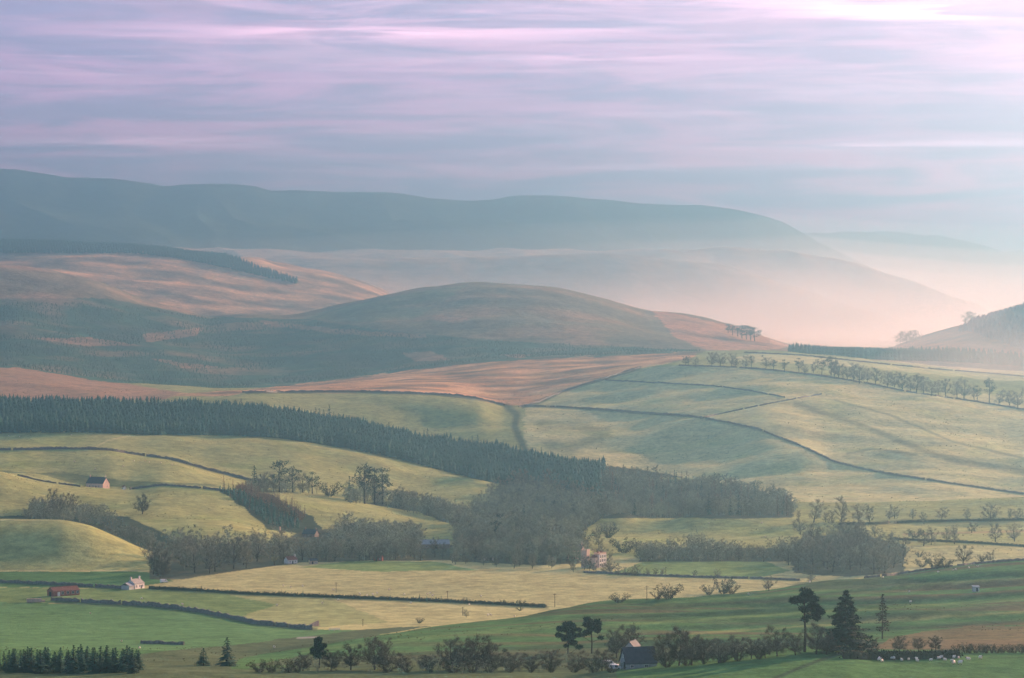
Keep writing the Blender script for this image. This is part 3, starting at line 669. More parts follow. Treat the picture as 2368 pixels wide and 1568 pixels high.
gappy = lambda xs, dd: (fbm(xs/38, dd/70, 311, 2) < 0.38)
def woodland(name, P, spacing, dmin, dmax, hr, label, keep=gappy, kinds=('bare','bare','tall'), tw=420, mat=None):
    """the inside of a wood that reads as one mass: merged bare trees"""
    pts = spots_in(P, spacing, dmin, dmax, keep, 0.45); out = []
    src = []
    for k in range(6):
        _, T = bare_tree(7000+k, twigs=tw, tw=0.0085, limbs=9, subs=3, cr=(0.38, 0.42) if k % 3 else (0.25, 0.42))
        src.append(np.array(T.P, np.float32).reshape(-1, 3))
    tb = MB(); tb.tube((0,0,-0.03), (0,0,0.5), 0.024, 0.012, 4, False); tq = np.array([[tb.v[i] for i in (f[0], f[1], f[2])] for f in tb.f] + [[tb.v[i] for i in (f[0], f[2], f[3])] for f in tb.f], np.float32).reshape(-1, 3)
    for i, p in enumerate(pts):
        v = np.concatenate([src[i % 6], tq]); a = rng.uniform(0, 6.283); h = (hr[0] + (hr[1]-hr[0])*min(1.0, max(0.0, 0.5 + 0.75*float(gnoise(np.array([p[0]/45.0]), np.array([p[1]/60.0]), 9)[0]))))*rng.uniform(0.78, 1.18); w_ = h*rng.uniform(0.85, 1.35); c, s_ = math.cos(a), math.sin(a)
        out.append(np.stack([(v[:,0]*c - v[:,1]*s_)*w_ + p[0], (v[:,0]*s_ + v[:,1]*c)*w_ + p[1], v[:,2]*h + p[2]], -1))
    V = np.concatenate(out); print(name, len(pts))
    return tag(link(name, mesh_np(name, V, np.arange(len(V)), 3, mat or M_wood)), label, None, None, 'stuff')
# ------------------------------------------------------------------ far plantations
clear = lambda xs, dd: (fbm(xs/150, dd/220, 301, 3) < 0.36) & (np.abs((xs/210 + dd/640) % 1 - 0.5) > 0.035) & (np.abs((dd - 0.35*xs + 60*gnoise(xs/300, dd/300, 8))/260 % 1 - 0.5) > 0.04)
s = spots_in([(-60,850),(-60,705),(60,700),(250,700),(420,728),(560,742),(720,745),(860,765),(1000,780),(1200,793),(1500,806),(1620,812),(1450,820),(1250,828),(1100,838),(950,853),(850,868),(570,898),(380,901),(40,848)], FOREST_SP, 4560, 5760, clear)
forest('plantation_forest', s, rng.uniform(1.9, 4.8, len(s)), 'young dark plantation forest spread over the lower slopes of the round hill', M_forest, width=0.32)
s = spots_in([(-60,586),(300,586),(400,596),(500,615),(600,638),(690,658),(690,652),(620,628),(540,600),(450,583),(340,572),(200,562),(-60,560)], 7.5, 7050, 7560)
forest('shelter_belt_forest', s, rng.uniform(11, 15, len(s)), 'dark belt of forest running over the moorland shoulder', M_needle, width=0.34)
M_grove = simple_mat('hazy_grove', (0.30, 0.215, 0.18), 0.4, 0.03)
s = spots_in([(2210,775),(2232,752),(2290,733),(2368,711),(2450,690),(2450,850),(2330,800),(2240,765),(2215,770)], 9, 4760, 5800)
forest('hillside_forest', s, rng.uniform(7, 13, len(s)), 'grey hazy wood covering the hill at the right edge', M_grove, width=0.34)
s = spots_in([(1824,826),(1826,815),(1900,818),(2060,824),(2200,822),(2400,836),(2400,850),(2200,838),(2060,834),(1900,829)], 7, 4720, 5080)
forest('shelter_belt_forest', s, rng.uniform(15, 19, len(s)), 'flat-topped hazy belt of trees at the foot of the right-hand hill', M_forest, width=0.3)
# ------------------------------------------------------------------ the long conifer belt
belt = [(-80,1004),(200,1001),(350,1007),(500,1007),(640,1013),(760,1030),(900,1057),(1000,1083),(1100,1108),(1250,1140),(1380,1160),(1400,1085),(1300,1078),(1150,1047),(1000,1026),(900,1010),(800,990),(600,955),(300,944),(-80,941)]
s = spots_in(belt, BELT_SP, 2760, 3420); hv = np.array([1 + 0.30*float(gnoise(np.array([q[0]/40.0]), np.array([q[1]/60.0]), 4)[0]) for q in s])
forest('conifer_belt', s, rng.uniform(9.5, 15.5, len(s))*hv, 'dark evergreen belt crossing the slope above the left pastures', M_needle, tiers=4, sides=8, width=0.26)
random.seed(41); TOPV = lambda X: 0.75 + 0.5*(0.5 + 0.5*math.sin(X*0.045 + 2*math.sin(X*0.013)))
LB = 'spruce standing along the upper edge of the long dark conifer belt'
for X, Y in along([(-40,944),(300,945),(600,956),(800,990),(900,1010),(1000,1026),(1150,1047),(1250,1066)], 11.5):
    p = ray_ground(X + rnd(-3,3), Y + rnd(-2, 3), 3200, 3430); tip = rnd(10, 14.5)*TOPV(X)
    plant('spruce', p, tip*(1.4 if 735 < X < 800 else 1), LB, 'upper edge trees of the conifer belt', width=1.3)
LB = 'spruce standing along the lower front edge of the long dark conifer belt'
for X, Y in along([(-40,1002),(350,1008),(640,1014),(760,1031),(900,1057),(1000,1083),(1090,1106)], 12.5):
    p = ray_ground(X, Y, 3075, 3160); plant('spruce', p, rnd(10, 15), LB, 'lower edge trees of the conifer belt', width=1.3)
# larch and spruce wood at the right-hand end of the belt
random.seed(42)
for p in scatter([(1375,1150),(1400,1100),(1540,1118),(1680,1132),(1760,1150),(1830,1180),(1830,1196),(1390,1198)], 105, 6.5, 2300, 3060, 5):
    k = random.random(); X = CX + F*p.x/p.y
    if k < 0.30: plant('spruce', p, rnd(13, 19), 'dark spruce among larches in the wood right of the belt', 'spruces in the mixed wood')
    else: plant('larch', p, rnd(13, 18), 'brown leafless larch in the wood right of the belt', 'larches in the mixed wood')
# ------------------------------------------------------------------ bare woods in the valley
random.seed(43)
def wood(P, n, mind, dmin, dmax, hr, label, group, seed, kinds=('bare','bare','tall')):
    for p in scatter(P, n, mind, dmin, dmax, seed): plant(random.choice(kinds), p, rnd(*hr), label, group)
wood([(1060,1290),(1090,1250),(1150,1270),(1330,1290),(1345,1308),(1200,1308),(1070,1300)], 26, 8, 1850, 2200, (13, 17), 'leafless grey-brown tree at the front of the dense wood left of the tower house', 'front trees of the dense wood', 1)
wood([(1130,1150),(1180,1128),(1260,1125),(1330,1150),(1390,1185),(1370,1200),(1300,1165),(1200,1155)], 36, 7, 2350, 2950, (15, 22), 'leafless tree rising along the upper edge of the dense wood', 'upper edge trees of the dense wood', 21)
wood([(690,1300),(720,1285),(960,1285),(1060,1292),(960,1298),(800,1300)], 24, 8, 1830, 2100, (11, 16), 'leafless tree in the wood behind the upper edge of the straw field', 'bare trees behind the straw field', 2)
wood([(350,1335),(350,1300),(430,1290),(560,1285),(690,1280),(690,1300),(560,1318),(420,1338)], 28, 8, 1780, 2100, (15, 22), 'leafless tree in the clump right of the green knoll', 'bare trees beside the green knoll', 3)
wood([(1840,1325),(1835,1300),(1900,1290),(2000,1285),(2090,1290),(2087,1322),(1960,1335)], 24, 8, 1650, 2150, (14, 20), 'hazy leafless tree in the wood right of the grass mounds', 'bare trees right of the mounds', 4)
wood([(1500,1298),(1500,1290),(1700,1290),(1830,1292),(1835,1300)], 16, 6, 1800, 2150, (8, 12), 'leafless tree in the low wood behind the pale green meadow', 'bare trees behind the meadow', 5)
wood([(845,1165),(960,1182),(1060,1220),(1075,1205),(980,1172),(900,1160)], 22, 6, 2300, 2750, (13, 18), 'slender leafless tree on the slope below the conifer belt', 'bare trees below the conifer belt', 6, ('tall','bare'))
wood([(70,1200),(75,1180),(140,1170),(215,1182),(225,1203)], 11, 5, 2050, 2420, (12, 17), 'leafless tree in the thicket behind the green knoll', 'bare trees of the thicket', 7)
woodland('woodland', [(1050,1300),(1060,1215),(1120,1160),(1200,1140),(1330,1165),(1395,1190),(1370,1215),(1330,1240),(1345,1305),(1200,1306)], 8.5, 1850, 2950, (10, 19), 'grey-brown mass of bare trees left of the tower house')
farm_gap = lambda xs, dd: gappy(xs, dd) & ~((CX + F*xs/dd > 968) & (CX + F*xs/dd < 1046) & (dd < 2190))
woodland('woodland', [(690,1302),(770,1250),(780,1222),(860,1228),(960,1245),(1060,1262),(1060,1296),(960,1296),(800,1298)], 10.5, 1830, 2400, (8, 17), 'mass of bare trees above the straw field', farm_gap)
woodland('woodland', [(345,1340),(345,1285),(430,1262),(560,1258),(690,1268),(690,1302),(560,1305),(420,1318)], 17, 1770, 2250, (11, 18), 'mass of bare trees right of the green knoll')
woodland('woodland', [(1835,1325),(1830,1262),(1900,1238),(2000,1238),(2095,1262),(2090,1322),(1960,1335)], 17, 1650, 2350, (7, 16), 'hazy mass of bare trees right of the grass mounds')
woodland('woodland', [(1480,1300),(1480,1270),(1600,1262),(1700,1270),(1780,1262),(1835,1270),(1840,1300)], 8, 1800, 2300, (4, 13), 'low dark wood along the back of the pale green meadow')
woodland('woodland', [(60,1206),(70,1182),(140,1172),(220,1184),(300,1225),(360,1262),(345,1275),(230,1235),(200,1212)], 8, 1970, 2420, (6, 13), 'dark thicket in the hollow behind the green knoll')
woodland('larch_woodland', [(1375,1160),(1400,1100),(1540,1118),(1680,1132),(1760,1150),(1835,1180),(1835,1198),(1390,1199)], 9, 2300, 3060, (9, 18), 'hazy larch and spruce wood at the right end of the conifer belt')
for p in scatter([(500,1128),(560,1138),(640,1165),(700,1205),(700,1222),(620,1205),(540,1170)], 34, 5, 2200, 2600, 8):
    k = random.random(); plant('larch' if k < 0.6 else 'spruce', p, rnd(6, 9), 'young orange-brown larch on the bank below the pines' if k < 0.6 else 'young dark spruce on the bank below the pines', 'young trees on the bank')
woodland('woodland', [(570,1140),(575,1120),(640,1112),(735,1122),(738,1143)], 8, 2300, 2650, (7, 13), 'undergrowth of bare trees beneath the pasture clump pines')
woodland('woodland', [(785,1162),(800,1146),(890,1150),(960,1160),(1060,1196),(1075,1222),(960,1188),(880,1172)], 8, 2300, 2800, (8, 17), 'sloping strip of bare trees below the conifer belt')
for p in scatter([(500,1128),(560,1136),(640,1158),(706,1196),(690,1205),(600,1160)], 40, 4, 2200, 2620, 88): plant('larch', p, rnd(8, 12), 'young orange-brown larch on the bank below the pines', 'young trees on the bank')
for p in scatter([(1090,1180),(1180,1140),(1330,1165),(1370,1200),(1300,1260),(1120,1270)], 16, 12, 1950, 2900, 91): plant('spruce' if random.random() < 0.6 else 'pine', p, rnd(13, 19), 'dark evergreen among the bare trees of the dense wood', 'evergreens in the dense wood', width=1.3)
for p in scatter([(1850,1310),(1850,1250),(2000,1240),(2080,1270),(2060,1310)], 9, 12, 1700, 2350, 92): plant('tall', p, rnd(16, 22), 'tall thin tree standing above the hazy wood right of the mounds', 'tall trees above the hazy wood')
s = spots_in([(505,1134),(560,1166),(625,1216),(700,1226),(690,1212),(610,1172),(560,1140)], 4.5, 2200, 2620)
forest('young_spruce_forest', s, rng.uniform(2.5, 5.5, len(s)), 'dark young spruces filling the lower side of the bank below the pines', M_needle, width=0.3)
woodland('young_larch_woodland', [(545,1136),(565,1133),(640,1158),(712,1202),(704,1212),(640,1180),(590,1156)], 4.5, 2200, 2640, (4, 8), 'orange young larches along the upper side of the bank below the pines', None, tw=260, mat=M_twigr)
# clump of pines and bare trees on the left pasture
random.seed(44)
G = 'pines of the pasture clump'
for i, (k, X, yb, yt, wd) in enumerate([('spruce',588,1136,1076,1.4),('bare',612,1134,1088,1.1),('pine',646,1138,1064,1.25),('bare',632,1137,1092,1.1),('pine',676,1138,1078,1.2),('bare',662,1138,1095,1.2),('bare',700,1139,1090,1.1),('pine',722,1142,1090,1.15),('bare',600,1138,1100,1.2)]):
    plant_px(k, X, yb, yt, 'dark pine in the clump on the pasture below the belt' if k == 'pine' else 'dark spruce at the left end of the pasture clump' if k == 'spruce' else 'bare tree between the pines of the pasture clump', G if k == 'pine' else None if k == 'spruce' else 'bare trees of the pasture clump', 2300, 2640, width=wd)
plant_px('shrub', 762, 1148, 1110, 'round leafy bush alone between the pasture clump and the tall pines', None, 2300, 2700)
for k, X, yb, yt in [('spruce',808,1160,1100),('pine',843,1165,1071),('pine',866,1166,1082),('pine',884,1166,1080)]:
    plant_px(k, X, yb, yt, {'spruce': 'broad dark spruce left of the three tall pines', 'pine': 'tall thin-stemmed pine at the left end of the sloping wood'}[k], None if k == 'spruce' else 'tall pines of the sloping wood', 2300, 2740, width=1.15)
# the lone tree and others on the left
plant_px('bigbare', 329, 1189, 1137, 'lone bare tree with a round crown on the lit pasture ridge', None, 2150, 2460, width=1.0)
plant_px('bigbare', 370, 1338, 1272, 'large dark bare tree at the right foot of the green knoll', None, 1780, 2000, width=0.95)
# hedgerow trees along the foot of the hill on the right
random.seed(45)
for X, yb, yt, k in [(1849,1202,1163,'tall'),(1874,1203,1158,'bare'),(1902,1205,1165,'bare'),(1932,1210,1153,'tall'),(1957,1210,1146,'bare'),(1985,1206,1158,'bare'),(2012,1212,1145,'tall'),(2054,1203,1168,'bare'),(2080,1200,1172,'bare'),(2107,1200,1160,'bare'),(2149,1207,1160,'tall'),(2184,1202,1158,'bare'),(2224,1200,1158,'bare'),(2258,1200,1170,'bare'),(2287,1203,1165,'bare'),(2325,1204,1168,'bare'),(2355,1205,1164,'bare')]:
    plant_px(random.choice((k, 'tall', 'bare')), X + rnd(-13, 13), yb + rnd(-5, 6), yt - rnd(-26, 12), 'hazy bare tree in the row at the foot of the pasture hill', 'row of bare trees under the pasture hill', 2200, 2700, width=rnd(0.9, 1.5))
for X, yb, yt in [(2132,1262,1225),(2160,1260,1222),(2187,1258,1212),(2205,1256,1218),(2214,1240,1200),(2250,1236,1202),(2300,1250,1212),(2335,1250,1215),(2002,1252,1222),(1945,1256,1226)]:
    plant_px(random.choice(('bare','tall')), X + rnd(-12, 12), yb + rnd(-6, 6), yt - rnd(-14, 10), 'bare tree between the grass strips at the right edge of the valley', 'bare trees between the grass strips', 1900, 2450, width=rnd(0.9, 1.5))
# line of wind-clipped trees along the skyline wall of the pasture hill
random.seed(46)
for i, (X, yt) in enumerate([(1580,822),(1597,824),(1614,822),(1640,818),(1662,815),(1672,820),(1690,812),(1704,818),(1728,818),(1742,824),(1766,817),(1786,826),(1812,828),(1848,820),(1862,830),(1880,834),(1902,822),(1915,820),(1926,828),(1945,834),(1962,836),(1978,834),(1992,838),(2010,838),(2026,846),(2052,848),(2070,858),(2088,858),(2104,860),(2118,858),(2140,864),(2156,866),(2175,868),(2192,866),(2210,866),(2226,866),(2248,888),(2266,884),(2290,876),(2312,894),(2335,896),(2352,900)]):
    yb = float(np.interp(X, [1570,1700,1900,2100,2368], [846,850,870,907,948])); k = 'pine' if i in (9,11,12,13,16,17,37,38) else ('tall' if i % 3 == 0 else 'bare')
    plant_px(k, X + rnd(-7, 7), yb - rnd(0, 6), yt - rnd(-9, 7), 'small hazy pine in the line along the wall crossing the hill top' if k == 'pine' else 'small hazy bare tree in the line along the wall crossing the hill top', 'trees along the hill top wall', 3400, 4150, width=rnd(0.9, 1.5))
for X, yb, yt in [(1684,770,748),(1694,775,750),(1706,778,752),(1716,782,750),(1726,785,752),(1736,787,754),(1745,789,756)]:
    plant_px('pine', X, yb, yt, 'small pine in the clump on the right shoulder of the round hill', 'pines on the round hill', 4900, 5920, width=1.7)
for X, yb, yt in [(2082,795,765),(2096,793,762),(2110,792,761),(2124,788,772),(2238,745,714),(2252,740,716)]:
    plant_px('bare', X, yb, yt, 'faint bare tree on the crest of the hill at the right edge', 'trees on the right-hand crest', 4900, 5920, width=1.5)
# trees and bushes in the valley fields
random.seed(47)
for X, yb, yt, w_, lb in [(1431,1394,1369,1.5,'wide low bush at the near edge of the straw field'),(1546,1386,1346,1.1,'tall dark bush with a pointed top beside a telegraph pole'),(1520,1387,1362,1.0,'smaller bush at the left foot of the tall dark bush'),(1672,1374,1333,1.0,'big bush on the crest of the green slope'),(1640,1376,1350,1.0,'pale twiggy bush left of the big crest bush'),(1692,1374,1348,1.0,'small bush right of the big crest bush'),
                          (969,1442,1428,1.2,'small round bush on the stream bank'),(1203,1413,1404,1.5,'low scrubby bush where the hedge ends'),(2132,1312,1290,1.2,'rounded bush at the near corner of the straw strip'),(2164,1316,1276,1.0,'tall dense bush beside the straw strip'),(2186,1314,1288,1.1,'medium bush right of the tall dense bush'),(2270,1300,1280,1.1,'bush on the skyline of the near green slope')]:
    plant_px('shrub', X, yb, yt, lb, None, 1150, 2100, width=w_)
for X, yb, yt, lb in [(1078,1428,1408,'small round tree standing on the stream bank by a pole'),(1779,1367,1328,'bare bushy tree on the crest left of the near pines'),(1877,1347,1322,'low bare tree at the left end of the dark field edge'),(2227,1306,1257,'tall wispy bare tree behind the green crest'),(2290,1300,1270,'bare tree nearest the right edge of the green crest')]:
    plant_px('bare', X, yb, yt, lb, None, 1150, 2200, width=1.2)
for X, yb, yt in [(1430,1330,1305),(1448,1330,1310),(1462,1331,1308),(1475,1331,1304),(1497,1331,1312),(1516,1331,1312),(1533,1331,1311),(1607,1334,1316),(1660,1336,1314),(1410,1326,1296),(1395,1325,1302)]:
    plant_px('bare', X, yb, yt, 'small bare tree along the fence by the pale green meadow', 'small trees along the meadow fence', 1600, 2000, width=1.1)
wood([(1010,1300),(1100,1296),(1330,1305),(1330,1325),(1200,1316),(1060,1306)], 16, 6, 1750, 2080, (7, 11), 'bare tree along the top edge of the straw field', 'bare trees edging the straw field', 12)
# ------------------------------------------------------------------ near trees along the bottom of the picture
random.seed(48); G = 'young spruces in the bottom left row'
for i in range(48):
    X = 20 + i*6.4 + rnd(-6, 6); back = i % 3
    plant_px('young', X, 1557 - 7*back + rnd(-2, 2), 1496 + rnd(-6, 14), 'young dark spruce in the thick row at the bottom left', G, 850, 1060, width=rnd(1.3, 1.8))
for X in (-40, -22, -5, 8): plant_px('young', X, 1552, 1504 + rnd(-3, 8), 'young dark spruce in the thick row at the bottom left', G, 850, 1060)
plant_px('young', 470, 1540, 1499, 'squat broad spruce left of the pointed spruce', None, 880, 1100, width=1.9)
plant_px('young', 525, 1541, 1474, 'pointed dark spruce by the stream flat', None, 880, 1100, width=1.45)
def hero(kind, X, yb, yt, clumps, trunk, label, leaves=150, lsize=0.035, flat=0.6, dmin=850, dmax=1120, seed=1):
    p = ray_ground(X, yb, dmin, dmax); h = (yb - yt)*p.y/F
    tr, T = clump_tree(seed, clumps, trunk, leaves, lsize, kind, True, flat)
    e = empty(kind, p); e.scale = (h, h, h); link('trunk', tr, e); link('crown', T.mesh(kind+'_crown', M_pine), e); tag(e, label, 'tree'); return e
def cl(seed, n, zr, rr, sz, off=0.0):
    random.seed(seed); o = []
    for _ in range(n):
        a = rnd(0, 6.283); z = rnd(*zr); r = rr(z)*rnd(0.25, 1.0); o.append((math.cos(a)*r + off, math.sin(a)*r, z, rnd(*sz)))
    return o
ST = [(0,0,-0.03), (0.012,0,0.3), (-0.005,0.01,0.62), (0,0,0.92)]
hero('pine_tree', 1861, 1508, 1358, cl(1, 15, (0.66, 0.95), lambda z: 0.19*math.sqrt(max(0.05, 1-((z-0.78)/0.22)**2)), (0.05, 0.075), -0.02) + cl(2, 5, (0.42, 0.62), lambda z: 0.12, (0.035, 0.05), 0.1) + [(0.22,0,0.66,0.05),(0.25,0.02,0.60,0.055),(0.17,0,0.70,0.05),(0.2,0.05,0.52,0.05)],
     ST, 'tall pine with a rounded open crown, left of the dark fir', leaves=800, lsize=0.05, seed=11)
FAM['fir'] = []; KINDNAME['fir'] = 'fir_tree'
tr_, T_ = conifer(4242, width=0.31, tiers=18, base=0.08, dens=20, droop=0.10, ragged=0.5, name='fir', sub=34); FAM['fir'].append((tr_, T_.mesh('fir_crown', M_pine)))
plant_px('fir', 1956, 1508, 1366, 'broad dark fir with layered boughs on the green knoll crest', None, 850, 1120, width=1.45, idx=0)
tr_, T_ = conifer(4343, width=0.22, tiers=17, base=0.2, dens=8, droop=0.05, ragged=0.7, name='larch', sub=14); FAM['fir'].append((tr_, T_.mesh('larch_crown', M_bush)))
KINDNAME['fir'] = 'larch_tree'
plant_px('fir', 2041, 1478, 1374, 'thin see-through conifer standing right of the dark fir', None, 980, 1120, idx=1)
hero('pine_tree', 1313, 1512, 1437, cl(5, 20, (0.45, 0.9), lambda z: 0.42*math.sqrt(max(0.05, 1-((z-0.6)/0.38)**2)), (0.09, 0.13)) + cl(15, 6, (0.2, 0.4), lambda z: 0.4, (0.07, 0.1)), ST, 'broad low-crowned dark pine, left one of the pair above the barn', leaves=330, lsize=0.065, seed=14)
hero('pine_tree', 1368, 1512, 1426, cl(6, 15, (0.52, 0.93), lambda z: 0.27*math.sqrt(max(0.05, 1-((z-0.72)/0.28)**2)), (0.07, 0.11)) + [(-0.3,0,0.5,0.09),(0.25,0,0.42,0.07)], ST, 'dark leaning pine, right one of the pair above the barn', leaves=330, lsize=0.065, seed=15)
hero('pine_tree', 738, 1545, 1473, cl(7, 20, (0.3, 0.9), lambda z: 0.30*(1.05-z)**0.6, (0.09, 0.13)) + [(0,0,0.92,0.1)], ST, 'dark ivy-clad pine rising from the stream bank trees', leaves=330, lsize=0.065, seed=16)
random.seed(49)
for X, yb, yt, w_, lb in [(700,1550,1508,1.2,'low bare tree left of the ivy-clad pine'),(765,1550,1500,1.1,'bare tree close right of the ivy-clad pine'),(811,1548,1484,1.1,'bare tree with a reddish rounded crown by the stream'),(866,1548,1466,0.9,'tall forked bare tree in the bottom hedgerow'),(888,1549,1474,0.85,'slim bare tree beside the tall forked one'),(930,1550,1510,1.3,'low spreading bare tree in the bottom hedgerow'),
    (985,1550,1512,1.3,'small bare tree midway along the bottom hedgerow'),(1046,1548,1466,1.0,'tall bare tree with a wide fan of twigs'),(1075,1549,1478,1.0,'bare tree between the two tallest hedgerow trees'),(1100,1548,1464,1.0,'tall bare tree at the dark end of the hedgerow'),(1140,1550,1486,1.2,'dense dark bare tree at the end of the hedgerow'),(1185,1551,1506,1.3,'low bare tree left of the pine pair'),
    (1230,1551,1510,1.3,'low brown bare tree under the broad pine'),(1270,1550,1500,1.2,'twiggy brown tree in front of the broad pine'),(1335,1551,1503,1.2,'bare brown tree in front of the pine pair'),(1392,1550,1498,1.1,'bare tree between the leaning pine and the barn'),(1426,1520,1448,0.9,'bare tree rising behind the left end of the barn'),(1458,1516,1436,0.9,'tall bare tree rising behind the barn roof'),
    (1540,1540,1462,0.9,'bare tree at the right gable of the barn'),(1571,1538,1440,0.85,'tallest bare tree right of the barn'),(1600,1537,1458,0.9,'second bare tree right of the barn'),(1628,1534,1470,1.0,'bushy bare tree in the middle of the wood by the barn'),(1662,1532,1476,1.1,'rounded bare tree in the wood by the barn'),(1700,1526,1466,1.1,'spreading bare tree behind the green knoll'),(1738,1522,1470,1.1,'bare tree on the left shoulder of the knoll'),
    (1770,1520,1478,1.1,'low bare tree left of the single-stemmed tree'),(1798,1516,1444,1.0,'single-stemmed bare tree with a flat crown on the knoll'),(1840,1514,1462,1.0,'bare tree under the tall open-crowned pine'),(1888,1512,1434,0.9,'bare tree between the tall pine and the fir'),(1912,1512,1468,1.0,'small bare tree at the foot of the fir'),
    (2020,1510,1474,1.2,'bare bush-like tree right of the fir'),(2080,1506,1470,1.2,'scrubby bare tree behind the sheep hedge'),(2125,1504,1474,1.2,'brown scrub tree behind the middle of the sheep hedge'),(2165,1503,1472,1.2,'brown scrub tree behind the right end of the sheep hedge')]:
    plant_px('bigbare', X, yb + 2, yt - 3, lb, None, 850, 1150, width=w_*1.15)
for i, X in enumerate(range(2218, 2440, 13)):
    plant_px('shrub', X + rnd(-3, 3), 1511, 1486 + rnd(-3, 4), 'dark bush in the thick row at the bottom right', 'dark bushes at the bottom right', 880, 1060, width=0.9)
for i, X in enumerate(list(range(600, 700, 31)) + list(range(900, 1420, 47)) + list(range(1545, 1760, 41))):
    plant_px('shrub', X + rnd(-5, 5), 1556 - (8 if X > 1500 else 0) - max(0, (X-1500)*0.09), 1530 + rnd(-12, 10) - max(0, (X-1500)*0.1), 'low brown bush in the undergrowth along the bottom hedgerow', 'undergrowth bushes along the hedgerow', 850, 1100, width=rnd(0.8, 1.5))
woodland('woodland', [(560,1560),(640,1545),(900,1538),(1150,1528),(1240,1520),(1420,1512),(1425,1545),(1200,1560)], 8, 870, 1080, (1, 4.5), 'scrubby undergrowth of bare bushes along the bottom hollow', tw=300)
woodland('woodland', [(1525,1542),(1525,1505),(1640,1496),(1760,1490),(1940,1484),(1945,1506),(1880,1510),(1700,1520)], 8, 880, 1120, (1, 4.5), 'scrubby undergrowth of bare bushes behind the green knoll', tw=300)
for k, X, yb, yt, lb in [('bare',1352,1318,1280,'bare tree in front of the old square tower'),('bare',1364,1320,1290,'small bare tree before the wing of the country house'),('bare',1372,1322,1296,'low bare tree at the left corner of the striped front'),('shrub',1412,1319,1296,'leafy bush at the right corner of the country house')]:
    plant_px(k, X, yb, yt, lb, None, 1750, 1950, width=1.25)
random.seed(94)
for p in scatter([(1760,1318),(1800,1240),(1900,1222),(2060,1226),(2150,1250),(2160,1300),(2090,1330),(1900,1338)], 26, 9, 1650, 2400, 95):
    plant(random.choice(('bare','tall','bare','shrub')), p, rnd(4, 15), 'outlying hazy tree at the ragged edge of the wood right of the mounds', 'outliers of the wood right of the mounds', 'tree', width=rnd(0.9, 1.4))
for p in scatter([(1340,1312),(1350,1250),(1395,1212),(1430,1235),(1480,1262),(1500,1300),(1440,1316)], 16, 8, 1800, 2400, 96):
    plant(random.choice(('bare','bare','shrub')), p, rnd(4, 12), 'outlying tree between the country house and the mounds', 'outliers by the country house', 'tree', width=rnd(0.9, 1.4))
# rushes and tussocks in the pastures
T = Tris(); random.seed(71); n_ = 0
while n_ < TUFTS:
    dd_ = 1000*math.exp(random.random()*1.38); X = rnd(-60, 2430); x_ = dd_*(X-CX)/F
    if float(fbm(np.array([x_/60]), np.array([dd_/60]), 401, 2)[0]) < 0.12 or 1250 < dd_ < 1960 or (dd_ < 1300 and random.random() < 0.6): continue
    z_ = ground_z(x_, dd_); s_ = rnd(0.35, 0.8)*(0.6 + dd_/3500); n_ += 1
    for k in range(6):
        leaf(T, Vector((x_ + rnd(-.4,.4)*s_, dd_ + rnd(-.4,.4)*s_, z_-0.05)), rdir(1.1), s_*rnd(0.6, 1.0), s_*rnd(0.12, 0.22))
tag(link('rush_tussocks', T.mesh('rush_tussocks', simple_mat('rush_blades', (0.13, 0.125, 0.06), 0.4, 0.3))), 'scattered rush tussocks dotting the pastures', None, None, 'stuff')
print('PLANTS', COUNT)
# ------------------------------------------------------------------ drystone walls, hedge
M_stone = simple_mat('drystone', (0.17, 0.16, 0.145), 0.35, 0.8)
def wall(P, label, h=1.7, w=0.8, dmin=700, dmax=4400, mat=None, name='stone_wall', step=5.0, jit=0.26, cat='wall'):
    """a wall that follows the land: flared base, rough coping"""
    pts = []
    for X, Y in along(P, step) + [P[-1]]:
        p = ray_ground(X, Y, dmin, dmax)
        if not pts or (p - pts[-1]).length < 160: pts.append(p)
    # drop back-steps so the run stays smooth
    V, Fc = [], []; rs = random.Random(len(pts)*7 + int(P[0][0]))
    n = len(pts)
    sm = [sum((pts[min(n-1, max(0, i+k))] for k in (-2,-1,0,1,2)), Vector())/5 if 1 < i < n-2 else pts[i] for i in range(n)]
    dense = []
    for i in range(n-1):
        m = max(1, int((sm[i+1]-sm[i]).length/4.0))
        for k in range(m): dense.append(sm[i].lerp(sm[i+1], k/m))
    dense.append(sm[-1])
    for i, p in enumerate(dense):
        a = dense[max(0, i-1)]; b = dense[min(len(dense)-1, i+1)]; t = Vector((b.x-a.x, b.y-a.y, 0)); 
        if t.length < 1e-6: t = Vector((1,0,0))
        t.normalize(); s = Vector((-t.y, t.x, 0)); z = ground_z(p.x, p.y); hh = h*(1 + rs.uniform(-jit, jit)); c = Vector((p.x, p.y, z))
        V += [tuple(c + s*(w*0.5) + Vector((0,0,-0.5))), tuple(c + s*(w*0.32) + Vector((0,0,hh))), tuple(c - s*(w*0.32) + Vector((0,0,hh*rs.uniform(0.95,1.05)))), tuple(c - s*(w*0.5) + Vector((0,0,-0.5)))]
        if i and not (mat is None and rs.random() < 0.025):
            o = 4*(i-1); Fc += [(o, o+4, o+5, o+1), (o+1, o+5, o+6, o+2), (o+2, o+6, o+7, o+3)]
    o = 4*(len(dense)-1); Fc += [(0, 1, 2, 3), (o+3, o+2, o+1, o)]
    me = bpy.data.meshes.new(name); me.from_pydata(V, [], Fc); me.update(); me.materials.append(mat or M_stone)
    return tag(link(name, me), label, cat), dense
M_mossy = simple_mat('mossy_stone', (0.055, 0.058, 0.045), 0.4, 0.8)
wall([(1212,939),(1300,942),(1400,948),(1500,956),(1600,963),(1680,977),(1750,992),(1850,1031),(1930,1069),(1990,1084),(2050,1096),(2200,1119),(2300,1134),(2400,1147)], 'long dark wall curving down across the big pasture hill', 1.8, 1.0, 2750, 3750)
